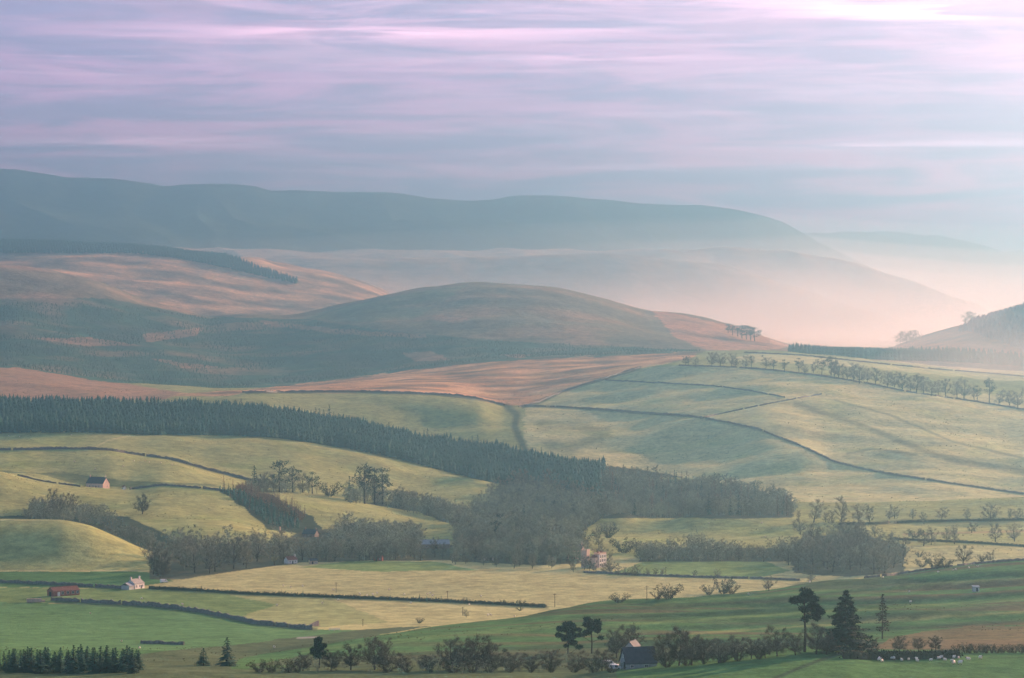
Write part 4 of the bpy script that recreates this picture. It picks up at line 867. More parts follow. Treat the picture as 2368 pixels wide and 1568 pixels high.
wall([(560,908),(700,907),(850,907),(1000,912),(1060,916),(1100,922),(1135,930),(1168,938)], 'wall along the lower edge of the orange moor', 2.4, 1.2, 3450, 3850)
wall([(1200,942),(1240,932),(1300,906),(1345,892),(1390,878),(1430,864),(1480,850)], 'wall climbing between the orange moor and the big pasture', 1.7, 0.9, 3500, 4300)
wall([(1570,846),(1700,850),(1800,858),(1900,870),(2000,886),(2100,907),(2240,927),(2380,950)], 'wall under the line of trees on the hill top', 1.9, 0.9, 3500, 4050)
wall([(1720,816),(1850,822),(2000,838),(2150,853),(2380,872)], 'faint farthest wall behind the hill top trees', 2.0, 0.9, 4100, 4850)
wall([(1400,880),(1520,886),(1650,893),(1740,905),(1815,920)], 'thin wall crossing the upper pasture below the hill top trees', 1.6, 0.8, 3500, 4050)
wall([(1620,968),(1700,950),(1800,930),(1900,912)], 'faint wall slanting up the big pasture hill', 1.5, 0.8, 3200, 4000)
wall([(-60,1042),(60,1041),(130,1039),(210,1040),(250,1042),(310,1051),(400,1064),(480,1087),(570,1109),(585,1112)], 'wall along the crest of the middle left pasture', 2.3, 1.1, 2600, 2800)
wall([(210,1041),(232,1028),(252,1018),(300,1010),(350,1006)], 'short pale wall slanting up to the conifer belt', 1.6, 0.8, 2700, 3080)
wall([(40,1088),(80,1106),(140,1117),(185,1126)], 'low wall left of the stone cottage', 1.5, 0.8, 2380, 2480)
wall([(300,1131),(380,1123),(480,1131),(555,1142)], 'wall running right from the stone cottage', 1.7, 0.9, 2380, 2480)
wall([(-80,1344),(110,1352),(200,1357),(285,1362)], 'wall along the green field to the white house', 1.8, 0.9, 1500, 1900)
wall([(118,1389),(200,1394),(350,1402),(410,1409),(470,1418),(530,1430),(592,1444),(660,1451),(720,1457)], 'dark wall curving across the valley floor to the ruin', 2.1, 1.3, 1280, 1800)
wall([(325,1489),(380,1490),(425,1492)], 'short wall by the spruce row', 1.3, 0.9, 1150, 1500)
wall([(1350,1325),(1420,1328),(1500,1332),(1620,1336),(1760,1339),(1850,1343)], 'fence bank between the straw field and the meadow', 1.3, 1.0, 1600, 2000)
wall([(2000,1326),(2100,1322),(2200,1311),(2290,1302),(2400,1294)], 'dark field bank along the crest of the near slope', 1.2, 1.2, 1400, 1640)
# hedge with little bushes standing in it
hp = [(345,1362),(420,1365),(575,1375),(760,1382),(1000,1391),(1168,1399),(1262,1405)]
def hedge(P, h, w, label, dmin, dmax, n=9):
    h0, dense = wall(P, label, h*0.72, w, dmin, dmax, M_hedge, 'hedge', 4.0, 0.3, 'hedge')
    T = Tris(); random.seed(77)
    for a, b in zip(dense[:-1], dense[1:]):
        t = b - a
        for k in range(n):
            p = a + t*random.random(); p.z = ground_z(p.x, p.y) + rnd(0.1, h*0.85); p += Vector((rnd(-w, w)*0.5, rnd(-w, w)*0.5, 0))
            leaf(T, p, rdir(0.6), rnd(0.5, 1.1), rnd(0.16, 0.34))
    link('leaves', T.mesh('hedge_leaves', M_hedge), h0); return h0, dense
hedge(hp, 2.0, 1.6, 'long dark hedge crossing the straw fields', 1400, 1950)
hedge([(1940,1213),(2020,1213),(2110,1208),(2240,1205),(2400,1203)], 2.2, 2.0, 'hazy hedge at the foot of the big pasture hill', 2200, 2700, 6)
hedge([(2060,1248),(2150,1252),(2260,1257),(2400,1267)], 2.0, 1.8, 'hazy hedge between the grass strips at the right edge', 1950, 2450, 6)
random.seed(78)
for X, Y in along(hp, 17):
    if random.random() < (0.45 if X < 800 else 0.85):
        plant_px('young' if random.random() < 0.6 else 'shrub', X + rnd(-5, 5), Y + 1, Y - rnd(6, 17), 'small dark bush growing in the long field hedge', 'bushes of the field hedge', 1400, 1950, cat='bush', width=0.8)
hedge([(1950,1523),(2000,1524),(2080,1525),(2150,1524),(2215,1521)], 2.6, 3.4, 'thick dark hedge behind the flock of bright sheep', 800, 1000, 26)

# ------------------------------------------------------------------ buildings
M_white = simple_mat('whitewash', (0.80, 0.76, 0.70), 0.08, 0.6)
M_harl = simple_mat('pink_harling', (0.68, 0.50, 0.40), 0.12, 0.6)
M_grey = simple_mat('grey_render', (0.42, 0.43, 0.42), 0.12, 0.6)
M_cream = simple_mat('cream_harling', (0.74, 0.68, 0.60), 0.10, 0.6)
M_rubble = simple_mat('rubble_stone', (0.24, 0.20, 0.17), 0.3, 0.8)
M_rubble2 = simple_mat('weathered_render', (0.30, 0.32, 0.32), 0.2, 0.8)
M_slate = simple_mat('slate_roof', (0.055, 0.065, 0.075), 0.2, 1.0, 0.7)
M_tile = simple_mat('clay_tiles', (0.20, 0.085, 0.065), 0.25, 1.0)
M_oldroof = simple_mat('pale_roof', (0.34, 0.31, 0.27), 0.2, 0.8)
M_red = simple_mat('red_timber', (0.33, 0.12, 0.09), 0.2, 1.2)
M_glass = simple_mat('window_glass', (0.03, 0.035, 0.04), 0.1, 1.0, 0.15, spec=0.5)
M_dark = simple_mat('dark_timber', (0.05, 0.04, 0.035), 0.2, 1.5)
M_metal = simple_mat('grey_sheeting', (0.30, 0.32, 0.34), 0.15, 0.5, 0.5)
M_sand = simple_mat('sandstone_trim', (0.55, 0.40, 0.31), 0.15, 0.9)

def house(name, pos, yaw, L, W, H, rise, wall_m, roof_m, label, cat='house', chims=(), wins=(), doors=(), over=0.25, chim_m=None):
    """gabled house: length L along local x, depth W along y; local -y is the front.
    wins/doors: (side, along, sill, width, height); side in f(ront) b(ack) l(eft gable) r(ight gable)"""
    e = empty(name, pos, yaw)
    B = MB(); B.box((0, 0, H/2 - 0.4), (L, W, H + 0.8))
    for s in (-1, 1):
        x = s*L/2; B.add([(x, -W/2, H), (x, W/2, H), (x, 0, H+rise), (x - s*0.3, -W/2, H), (x - s*0.3, W/2, H), (x - s*0.3, 0, H+rise)], [(0,1,2) if s > 0 else (0,2,1), (3,5,4) if s > 0 else (3,4,5), (1,4,5,2), (0,2,5,3)])
    B.build('wall', wall_m, e)
    Rf = MB(); t = 0.18; sl = math.atan2(rise, W/2); ov = over
    y0 = W/2 + ov*math.cos(sl); z0 = H - ov*math.sin(sl)
    for s in (-1, 1):
        xs = L/2 + ov
        Rf.add([(-xs, s*y0, z0+0.02), (xs, s*y0, z0+0.02), (xs, 0, H+rise+0.02), (-xs, 0, H+rise+0.02), (-xs, s*y0, z0+t+0.02), (xs, s*y0, z0+t+0.02), (xs, 0, H+rise+t+0.02), (-xs, 0, H+rise+t+0.02)],
               [(0,1,2,3), (4,7,6,5), (0,4,5,1), (1,5,6,2), (3,2,6,7), (0,3,7,4)] if s < 0 else [(0,3,2,1), (4,5,6,7), (0,1,5,4), (1,2,6,5), (3,7,6,2), (0,4,7,3)])
    rf = Rf.build('roof', roof_m, e)
    Rg = MB(); Rg.box((0, 0, H+rise+t+0.08), (2*(L/2+ov), 0.36, 0.16)); Rg.build('ridge', roof_m, rf)
    for cx, ch in chims:
        c = MB(); c.box((cx, 0, H+rise+ch/2), (0.8, 0.9, ch+0.5)); c.box((cx, 0, H+rise+ch+0.32), (0.95, 1.05, 0.15))
        for k in (-0.22, 0.22): c.tube((cx, k, H+rise+ch+0.38), (cx, k, H+rise+ch+0.8), 0.12, 0.10, 6)
        c.build('chimney', chim_m or wall_m, rf)
    def opening(nm, side, a, z, w, h, m, frame=True):
        d = 0.10
        c = {'f': (a, -W/2-0.02, z+h/2), 'b': (a, W/2+0.02, z+h/2), 'l': (-L/2-0.02, a, z+h/2), 'r': (L/2+0.02, a, z+h/2)}[side]
        sz = (w, d, h) if side in 'fb' else (d, w, h)
        o = MB(); o.box(c, sz); o = o.build(nm, m, e)
        if frame and nm == 'window':
            fr = MB(); q = 0.09
            for dz in (-h/2, h/2): fr.box((c[0], c[1], c[2]+dz), (w+0.24, d+0.08, q) if side in 'fb' else (d+0.08, w+0.24, q))
            for da in (-w/2, 0, w/2):
                fr.box((c[0]+(da if side in 'fb' else 0), c[1]+(0 if side in 'fb' else da), c[2]), (q, d+0.06, h-0.1) if side in 'fb' else (d+0.06, q, h-0.1))
            fr.build('frame', M_white, o)
    for side, a, z, w, h in wins: opening('window', side, a, z, w, h, M_glass)
    for side, a, z, w, h in doors: opening('door', side, a, z, w, h, M_dark)
    return tag(e, label, cat)
def site(X, Y, dmin, dmax, sink=0.1):
    p = ray_ground(X, Y, dmin, dmax); p.z -= sink; return p

# stone cottage behind the crest, lit pink gable to the right
p = site(226, 1128, 2465, 2560, 0.2)
house('stone_cottage', p, R(-29), 18.0, 9.5, 4.2, 5.2, M_harl, M_slate, 'stone cottage with a dark slate roof and a pink lit gable', 'cottage', [(-8.2, 1.3), (8.2, 1.3)],
      [('f', -5, 1.0, 1.1, 1.4), ('f', -1.6, 1.0, 1.1, 1.4), ('f', 4.6, 1.0, 1.1, 1.4), ('r', 1.4, 1.0, 0.9, 1.3), ('r', -0.3, 4.3, 0.8, 1.1)], [('f', 1.5, 0, 1.1, 2.1)])
p = site(286, 1129, 2430, 2520, 0.1)
house('garden_shed', p, R(-50), 3.2, 2.4, 2.2, 1.0, M_white, M_tile, 'tiny white shed right of the stone cottage', 'shed', (), [('f', 0.8, 0.9, 0.7, 0.7)], [('f', -0.7, 0, 0.9, 1.8)])
# white house with low left wing on the valley floor
p = site(312, 1361, 1700, 1900, 0.1)
h_ = house('white_house', p, R(62), 9.5, 6.6, 3.1, 2.5, M_white, M_oldroof, 'whitewashed house with a pale roof and low left wing', 'house', [(-4.2, 1.0), (4.2, 1.0)],
      [('f', -3.1, 1.0, 1.0, 1.4), ('f', 0.0, 1.0, 1.0, 1.4), ('f', 3.1, 1.0, 1.0, 1.4), ('l', 0.0, 1.0, 1.0, 1.3)], [('f', 1.6, 0, 1.0, 2.1)])
wg = MB(); wg.box((-7.6, -0.3, 1.1), (5.6, 5.6, 3.0)); wg = wg.build('side_wing', M_grey, h_)
wr = MB(); wr.add([(-10.7, -3.4, 2.3), (-4.77, -3.4, 2.3), (-4.77, -0.3, 4.0), (-10.7, -0.3, 4.0), (-10.7, 2.8, 2.3), (-4.77, 2.8, 2.3), (-10.7, -3.4, 2.5), (-4.77, -3.4, 2.5), (-4.77, -0.3, 4.2), (-10.7, -0.3, 4.2), (-10.7, 2.8, 2.5), (-4.77, 2.8, 2.5)],
    [(0,1,2,3), (3,2,5,4), (6,9,8,7), (9,10,11,8), (0,6,7,1), (4,5,11,10), (0,3,9,6), (3,4,10,9), (1,7,8,2), (2,8,11,5)]); wr.build('wing_roof', M_metal, wg)
# red shed with a row of openings
p = site(146, 1377, 1640, 1800, 0.1)
house('red_barn', p, R(40), 17.5, 7.0, 3.0, 2.1, M_red, M_tile, 'long dark red barn with pale door and row of windows', 'barn', (),
      [('f', -2.6, 1.1, 1.5, 1.6), ('f', 0.8, 1.1, 1.5, 1.6), ('f', 4.2, 1.1, 1.5, 1.6), ('f', 7.4, 1.1, 1.5, 1.6), ('r', 0, 1.2, 1.4, 1.4)], [('l', 0, 0, 2.4, 2.6)])
d_ = MB(); d_.box((-5.2, -3.56, 1.25), (1.7, 0.12, 2.5)); d_.build('sliding_door', M_white, [o for o in COL.objects if o.name == 'red_barn'][0])
# big grey barn at the bottom with the steep dark roof towards us
p = site(1476, 1545, 880, 1010, 0.1)
house('slate_roofed_barn', p, R(15), 9.6, 6.8, 1.9, 4.3, M_rubble2, M_slate, 'grey barn with a steep dark roof among the bottom trees', 'barn', (), [('f', 1.5, 0.6, 1.0, 0.8), ('f', -3.0, 0.6, 1.0, 0.8), ('l', 0.0, 3.4, 0.8, 0.9)], [('l', -1.6, 0, 1.6, 2.2)], over=0.35)
p = site(1463, 1541, 1005, 1060, 0.1); p.z = ground_z(p.x, p.y)
house('gabled_outhouse', p, R(70), 7.0, 3.4, 4.6, 1.8, M_grey, M_slate, 'small outhouse whose gable peeps over the barn roof', 'outhouse', (), [('l', 0, 3.0, 0.7, 0.8)], [('f', 0, 0, 1.0, 2.0)])
# farm roofs in the valley wood
p = site(1005, 1289, 2020, 2160, 0.1)
house('farm_shed', p, R(8), 20, 9, 3.0, 2.6, M_rubble, M_metal, 'long grey farm shed half hidden at the edge of the wood', 'shed', (), [('f', -6, 1.2, 1.5, 1.0), ('f', 6, 1.2, 1.5, 1.0)], [('f', 0, 0, 3.2, 2.6)])
p = site(875, 1297, 1900, 2080, 0.1)
house('low_red_shed', p, R(-12), 5.5, 4, 2.4, 1.2, M_red, M_tile, 'low reddish shed under the wood edge', 'shed', (), [('f', 1.4, 1.0, 0.8, 0.8)], [('f', -1, 0, 1.1, 1.9)])
p = site(672, 1303, 1830, 1990, 0.1)
house('white_cottage', p, R(40), 7.5, 4.6, 2.6, 2.0, M_white, M_tile, 'small white cottage at the wood edge with sunlit wall', 'cottage', [(3.2, 0.8)], [('f', -2.2, 0.9, 0.8, 1.1), ('f', 2.0, 0.9, 0.8, 1.1)], [('f', 0, 0, 0.9, 1.9)])
p = site(724, 1304, 1830, 1990, 0.1)
house('stone_shed', p, R(20), 5, 4, 2.2, 1.2, M_sand, M_slate, 'little stone shed right of the small white cottage', 'shed', (), [('f', 1.2, 0.8, 0.7, 0.8)], [('f', -1, 0, 1.0, 1.8)])
p = site(1130, 1296, 1920, 2050, 0.1)
house('white_garage', p, R(30), 5.5, 4.5, 2.5, 1.4, M_white, M_metal, 'pale garage among the trees left of the tower house', 'garage', (), [('r', 0, 1, 0.8, 0.8)], [('f', 0, 0, 2.4, 2.1)])
p = site(1097, 1290, 2000, 2120, 0.1)
house('grey_shed', p, R(10), 5.0, 4.0, 2.3, 1.2, M_grey, M_metal, 'small grey shed in the trees left of the pale garage', 'shed', (), [('f', 1.3, 0.9, 0.7, 0.8)], [('f', -0.8, 0, 1.2, 1.9)])
p = site(718, 1248, 2160, 2300, 0.1)
house('grey_stone_house', p, R(-25), 11, 7.0, 4.6, 3.2, M_rubble, M_slate, 'grey stone house deep in trees below the larch bank', 'house', [(-4.6, 1.2), (4.6, 1.2)], [('f', -3, 1.0, 1.0, 1.4), ('f', 0, 3.2, 1.0, 1.2), ('f', 3, 1.0, 1.0, 1.4)], [('f', 0, 0, 1.0, 2.0)])
# slim pink chimney stack of a hidden house
p = site(647, 1233, 2170, 2330, 0.2); e = empty('chimney_stack', p)
c = MB(); c.box((0, 0, 2.3), (1.3, 1.1, 5.0)); c.box((0, 0, 4.9), (1.55, 1.35, 0.25)); c.build('shaft', M_harl, e)
c = MB(); c.tube((-0.3, 0, 5.0), (-0.3, 0, 5.7), 0.2, 0.16, 7); c.tube((0.3, 0, 5.0), (0.3, 0, 5.7), 0.2, 0.16, 7); c.build('chimney_pot', M_tile, e); tag(e, 'slim pink chimney stack catching the sun above the bank', 'chimney')
# the tower house: flat-topped striped block, older tower behind, wing between
p = site(1388, 1312, 1830, 2010, 0.2); e = empty('tower_house', p, R(60))
b = MB(); b.box((0, 0, 5.0), (11.0, 4.4, 11.0)); b.build('main_block', M_cream, e)
b = MB(); b.box((0, 0, 10.75), (11.5, 4.9, 0.5)); b.box((0, 0, 10.2), (11.25, 4.65, 0.25)); b.build('cornice', M_sand, e)
b = MB()
for k in range(7):
    for sy in (-2.2, 2.2): b.box((-4.8 + k*1.6, sy, 11.35), (0.8, 0.5, 0.7))
for sx in (-5.5, 5.5): b.box((sx, 0, 11.35), (0.5, 1.0, 0.7))
b.build('battlement', M_sand, e)
for x in (-5.2, -1.75, 1.75, 5.2):
    b = MB(); b.box((x, -2.29, 5.2), (0.7, 0.24, 9.7)); b.build('pilaster', M_white, e)
for x in (-3.5, 0.0, 3.5):
    for z in (1.3, 4.6, 7.7):
        o = MB(); o.box((x, -2.24, z+0.95), (1.5, 0.1, 1.9)); o = o.build('window', M_glass, e)
        f = MB(); f.box((x, -2.27, z-0.08), (1.8, 0.2, 0.14)); f.box((x, -2.27, z+1.0), (1.6, 0.12, 0.09)); f.build('sill', M_white, o)
for z in (1.3, 4.6, 7.7):
    o = MB(); o.box((-5.53, 0.2, z+0.95), (0.1, 1.1, 1.9)); o.build('window', M_glass, e)
b = MB(); b.box((-7.81, 1.0, 3.9), (4.6, 4.6, 8.6)); b.build('side_wing', M_harl, e)
o = MB(); o.box((-7.8, -1.32, 5.2), (1.0, 0.1, 1.7)); o.build('window', M_glass, e)
b = MB(); b.add([(-10.2, -1.5, 8.22), (-5.53, -1.5, 8.22), (-5.53, 3.5, 8.22), (-10.2, 3.5, 8.22), (-7.8, 1.0, 10.6)], [(0,1,4), (1,2,4), (2,3,4), (3,0,4), (0,3,2,1)]); b.build('wing_roof', M_tile, e)
b = MB(); b.box((-11.6, 6.5, 6.6), (4.8, 4.8, 14.0)); b.build('old_tower', M_sand, e)
b = MB(); b.box((-11.6, 6.5, 13.75), (5.3, 5.3, 0.4))
for k in range(3):
    for s in (-1, 1): b.box((-13.6 + k*2.0, 6.5 + s*2.35, 14.3), (0.9, 0.5, 0.8)); b.box((-11.6 + s*2.35, 4.5 + k*2.0, 14.3), (0.5, 0.9, 0.8))
b.build('parapet', M_sand, e)
for x, y, z in ((-2.5, 0.6, 11.0), (2.8, 0.6, 11.0)):
    c = MB(); c.box((x, y, z+0.8), (1.0, 0.8, 1.8)); c.build('chimney', M_tile, e)
for z in (4.0, 8.5):
    o = MB(); o.box((-11.6, 4.07, z), (0.8, 0.1, 1.4)); o.build('window', M_glass, e)
e.scale = (0.84, 0.84, 0.84)
tag(e, 'pale pink country house with striped windowed front and square tower', 'country house')
p = site(1331, 1296, 1930, 2080, 0.1)
house('pink_gabled_house', p, R(-15), 10, 6.5, 6.2, 3.4, M_harl, M_slate, 'dull pink gabled house in trees left of the tower house', 'house', [(-4.3, 1.2), (4.3, 1.2)], [('f', -2.6, 3.6, 0.9, 1.4), ('f', 2.6, 3.6, 0.9, 1.4), ('f', -2.6, 1.0, 0.9, 1.4), ('f', 2.6, 1.0, 0.9, 1.4)], [('f', 0, 0, 1.0, 2.1)])

# ------------------------------------------------------------------ vehicles by the buildings
M_tyre = simple_mat('tyre', (0.03, 0.03, 0.03), 0.1, 2.0)
M_wpaint = simple_mat('white_paint', (0.78, 0.78, 0.78), 0.04, 0.5, 0.35, spec=0.5)
def van(X, Y, dmin, dmax, yaw, label, L=4.8, H=2.1, mat=None):
    p = site(X, Y, dmin, dmax, 0.0); e = empty('van', p, yaw); w = 1.9
    prof = [(-L/2, 0.35), (L/2, 0.35), (L/2, 0.95), (L/2-0.75, 1.15), (L/2-1.35, H), (-L/2+0.1, H), (-L/2, H-0.2)]
    b = MB(); n = len(prof); b.add([(x, -w/2, z) for x, z in prof] + [(x, w/2, z) for x, z in prof], [tuple(range(n)), tuple(range(2*n-1, n-1, -1))] + [(i, n+i, n+(i+1) % n, (i+1) % n) for i in range(n)])
    me = b.mesh('van_body', mat or M_wpaint); bm = bmesh.new(); bm.from_mesh(me); bmesh.ops.recalc_face_normals(bm, faces=bm.faces); bmesh.ops.bevel(bm, geom=list(bm.edges), offset=0.07, segments=2, affect='EDGES'); bm.to_mesh(me); bm.free()
    link('body', me, e)
    g = MB(); g.add([(L/2-0.70, -w/2+0.15, 1.24), (L/2-0.70, w/2-0.15, 1.24), (L/2-1.24, w/2-0.2, H-0.14), (L/2-1.24, -w/2+0.2, H-0.14)], [(0,1,2,3)]); g.build('windscreen', M_glass, e)
    for s in (-1, 1):
        g = MB(); g.box((L/2-1.75, s*w/2, H-0.5), (0.8, 0.04, 0.55)); g.build('side_window', M_glass, e)
    for x in (-L/2+0.9, L/2-0.9):
        for s in (-1, 1):
            t = MB(); t.tube((x, s*(w/2-0.22), 0.33), (x, s*(w/2+0.02), 0.33), 0.33, 0.33, 12); t = t.build('wheel', M_tyre, e)
            t2 = MB(); t2.tube((x, s*(w/2+0.02), 0.33), (x, s*(w/2+0.035), 0.33), 0.19, 0.19, 10); t2.build('rim', M_metal, t)
    return tag(e, label, 'van')
van(379, 1350, 1760, 1900, R(35), 'white van parked right of the whitewashed house')
van(1408, 1542, 880, 1000, R(8), 'white van roof showing left of the barn')
van(1424, 1549, 860, 960, R(-10), 'low white van nearest the barn gable', 4.0, 1.6)

# ------------------------------------------------------------------ small things in the fields
def ruin(X, Y, dmin, dmax):
    p = site(X, Y, dmin, dmax, 0.0); e = empty('ruined_wall', p, R(40)); b = MB(); random.seed(5)
    for i in range(7): b.box((-2.4 + i*0.8, rnd(-0.06, 0.06), 0.5 + 0.12*i), (0.78, 0.7, 1.4 + 0.28*i))
    b.build('masonry', M_sand, e); r = MB()
    for i in range(16): r.box((rnd(-4, 2.6), rnd(-1.6, -0.4), 0.14), (rnd(.3,.7), rnd(.3,.7), rnd(.3,.5)), rnd(0, 3))
    r.build('fallen_stones', M_sand, e); tag(e, 'pale stepped ruin at the end of the valley wall', 'ruin')
ruin(726, 1449, 1300, 1700)
def rails(X, Y, dmin, dmax, L, label, m=None, yaw=0.1):
    p = site(X, Y, dmin, dmax, 0.0); e = empty('fence', p, yaw); n = int(L/1.8)+1
    for i in range(n):
        b = MB(); x = -L/2 + i*L/(n-1); b.box((x, 0, 0.6), (0.16, 0.16, 1.5)); b.build('post', m or M_white, e)
    for z in (0.5, 0.85, 1.2):
        b = MB(); b.box((0, -0.12, z), (L+0.1, 0.05, 0.14)); b.build('rail', m or M_white, e)
    return tag(e, label, 'fence')
rails(773, 1459, 1250, 1600, 5.0, 'short white railing at the stream crossing', None, 0.1)
p = site(83, 1393, 1500, 1750, 0.0); e = empty('bale_stack', p, R(12)); random.seed(6)
for i in range(5):
    for k in range(2 if i < 4 else 1):
        b = MB(); b.box((-4.4 + i*2.1 + rnd(-.1,.1), rnd(-.1,.1), 0.55 + k*1.06), (1.95, 1.3, 1.05), rnd(-.06,.06)); b.build('bale', M_sand, e)
tag(e, 'low stack of pale straw bales left of the red barn', 'bale stack')
p = site(2257, 1368, 1250, 1480, 0.0); e = empty('field_hut', p, R(5)); b = MB(); b.box((0,0,1.0), (3.0, 2.2, 2.4)); b.build('wall', M_grey, e)
b = MB(); b.add([(-1.7,-1.3,2.15),(1.7,-1.3,2.15),(1.7,1.3,2.6),(-1.7,1.3,2.6),(-1.7,-1.3,2.3),(1.7,-1.3,2.3),(1.7,1.3,2.75),(-1.7,1.3,2.75)], [(0,3,2,1),(4,5,6,7),(0,1,5,4),(1,2,6,5),(2,3,7,6),(3,0,4,7)]); b.build('roof', M_metal, e)
b = MB(); b.box((0.4,-1.13,0.9), (0.9,0.08,1.7)); b.build('door', M_dark, e); tag(e, 'small grey hut on the banded near slope', 'hut')
M_pole = simple_mat('pole_timber', (0.11, 0.085, 0.065), 0.2, 1.0)
def pole(X, yb, yt, dmin, dmax, label):
    p = site(X, yb, dmin, dmax, 0.0); h = (yb-yt)*p.y/F; e = empty('telegraph_pole', p, rnd(-0.4, 0.4))
    b = MB(); b.tube((0,0,-0.4), (0,0,h), 0.16, 0.11, 7); b.build('shaft', M_pole, e)
    b = MB(); b.box((0,0,h-0.45), (1.7,0.12,0.13)); c = b.build('crossarm', M_pole, e)
    for x in (-0.75, 0.75):
        b = MB(); b.tube((x,0,h-0.38), (x,0,h-0.2), 0.05, 0.035, 6); b.build('insulator', M_white, c)
    return tag(e, label, 'pole', 'telegraph poles across the valley fields')
random.seed(52)
for X, yb, yt, dl, dh, lb in [(777,1371,1347,1500,1950,'telegraph pole in the straw field above the left half of the hedge'),(1035,1390,1367,1450,1900,'telegraph pole close above the middle of the hedge'),(1283,1404,1373,1400,1800,'telegraph pole beyond the right end of the hedge'),(1496,1388,1355,1300,1700,'telegraph pole left of the tall dark bush'),
                              (839,1448,1432,1250,1650,'short telegraph pole by the stream flat'),(1070,1424,1404,1300,1700,'telegraph pole beside the small round tree'),(1540,1333,1311,1650,2000,'telegraph pole on the edge of the pale green meadow')]:
    pole(X, yb, yt, dl, dh, lb)

# ------------------------------------------------------------------ sheep
M_wool = simple_mat('fleece', (0.82, 0.77, 0.68), 0.10, 6.0)
M_face = simple_mat('dark_face', (0.05, 0.045, 0.04), 0.1, 4.0)
def sheep_mesh():
    """one continuous body: barrel trunk, neck, head with ears, four jointed legs (local +x is forward)"""
    me = bpy.data.meshes.new('sheep_skeleton')
    v = [(0,0,0.68),(0.30,0,0.70),(0.46,0,0.86),(0.58,0,0.98),(0.76,0,0.90),(-0.34,0,0.70),(-0.46,0,0.66),
         (0.27,0.14,0.44),(0.27,0.15,0.24),(0.28,0.15,0.02),(0.27,-0.14,0.44),(0.27,-0.15,0.24),(0.28,-0.15,0.02),
         (-0.30,0.15,0.46),(-0.37,0.15,0.26),(-0.33,0.15,0.02),(-0.30,-0.15,0.46),(-0.37,-0.15,0.26),(-0.33,-0.15,0.02),(0.55,0.13,1.02),(0.55,-0.13,1.02),(-0.54,0,0.50)]
    ed = [(0,1),(1,2),(2,3),(3,4),(0,5),(5,6),(1,7),(7,8),(8,9),(1,10),(10,11),(11,12),(5,13),(13,14),(14,15),(5,16),(16,17),(17,18),(3,19),(3,20),(6,21)]
    r = [0.29,0.25,0.15,0.105,0.06,0.27,0.17,0.075,0.045,0.035,0.075,0.045,0.035,0.085,0.045,0.035,0.085,0.045,0.035,0.03,0.03,0.04]
    me.from_pydata(v, ed, []); ob = bpy.data.objects.new('tmp', me); COL.objects.link(ob)
    sk = ob.modifiers.new('s', 'SKIN'); ob.modifiers.new('u', 'SUBSURF').levels = 1
    for i, x in enumerate(me.skin_vertices[0].data): x.radius = (r[i], r[i]); x.use_root = (i == 0)
    dg = bpy.context.evaluated_depsgraph_get(); out = bpy.data.meshes.new_from_object(ob.evaluated_get(dg))
    bpy.data.objects.remove(ob); out.name = 'sheep'; out.materials.clear(); out.materials.append(M_wool); out.materials.append(M_face)
    for pl in out.polygons:
        c = pl.center; pl.use_smooth = True; pl.material_index = 1 if (c.x > 0.62 or c.z < 0.28 or (c.x > 0.5 and abs(c.y) > 0.1)) else 0
    return out
SHEEP = sheep_mesh(); random.seed(60)
def sheep(X, Y, label, group=None, dmin=800, dmax=2900, sc=1.0):
    p = ray_ground(X, Y, dmin, dmax); o = link('sheep', SHEEP); o.location = p; o.rotation_euler = (0, 0, rnd(0, 6.28)); s = sc*rnd(0.95, 1.1); o.scale = (s, s, s)
    return tag(o, label, 'sheep', group)
for X, Y in [(2023,1509),(2032,1513),(2029,1515),(2037,1517),(2044,1522),(2061,1511),(2066,1508),(2071,1517),(2068,1513),(2098,1519),(2124,1521),(2118,1518),(2090,1520),(2166,1514),(2181,1512),(2186,1518),(2199,1513),(2206,1512),(2208,1519),(2214,1513),(2012,1511),(2150,1519)]:
    sheep(X + rnd(-6, 6), Y + rnd(9, 14), 'bright white sheep gathered along the thick dark hedge', 'flock along the thick hedge', 780, 960, 1.0)
for X, Y, lb in [(2206,1538,'sheep grazing left one of two in the near right field'),(2221,1538,'sheep facing its neighbour in the near right field'),(2240,1530,'sheep alone in the middle of the near right field'),(2268,1526,'yellowish sheep farthest right in the near field')]:
    sheep(X, Y, lb, None, 780, 960, 1.3)
for X, Y, lb in [(1873,1349,'sheep at the left tip of the dark field edge'),(2042,1338,'lone sheep below the dark field bank'),(2170,1326,'sheep at the left end of the four on the crest'),(2204,1321,'left sheep of the close pair on the crest'),(2211,1320,'right sheep of the close pair on the crest'),(2241,1316,'sheep right of the close pair on the crest'),(2261,1312,'sheep highest on the right crest'),(2103,1372,'lone sheep on the banded slope by the hut'),(2106,1395,'pale sheep on the rough band below the hut'),(1190,1428,'lone sheep on the left end of the green slope'),(1732,1377,'sheep beside the crest bush'),(634,1500,'lone sheep by the stream flat')]:
    sheep(X, Y, lb, None, 900, 1700, 1.2)
for X, Y in [(655,1357),(672,1360),(700,1358),(770,1366),(832,1376),(862,1377),(872,1374),(900,1366),(935,1377),(988,1376),(995,1374),(1112,1381),(748,1388),(782,1389),(745,1397),(950,1397),(1085,1401),(1128,1425),(1135,1425),(640,1402),(1000,1380),(848,1379)]:
    sheep(X, Y, 'small pale sheep scattered over the straw fields by the hedge', 'sheep in the straw fields', 1300, 1950, 1.1)
for X, Y in [(310,1068),(335,1068),(345,1071),(372,1072),(398,1076),(220,1086),(172,1069),(285,1080),(50,1102),(165,1008),(45,1012),(20,1010)]:
    sheep(X, Y, 'tiny white sheep dotted over the left hill pastures', 'sheep on the left pastures', 2300, 3050, 1.3)
for X, Y in [(1762,1211),(1861,1250),(1874,1253),(1889,1255),(1770,1244),(1640,1212)]:
    sheep(X, Y, 'tiny pale sheep on the grass mounds right of the woods', 'sheep on the grass mounds', 2100, 2420, 1.3)
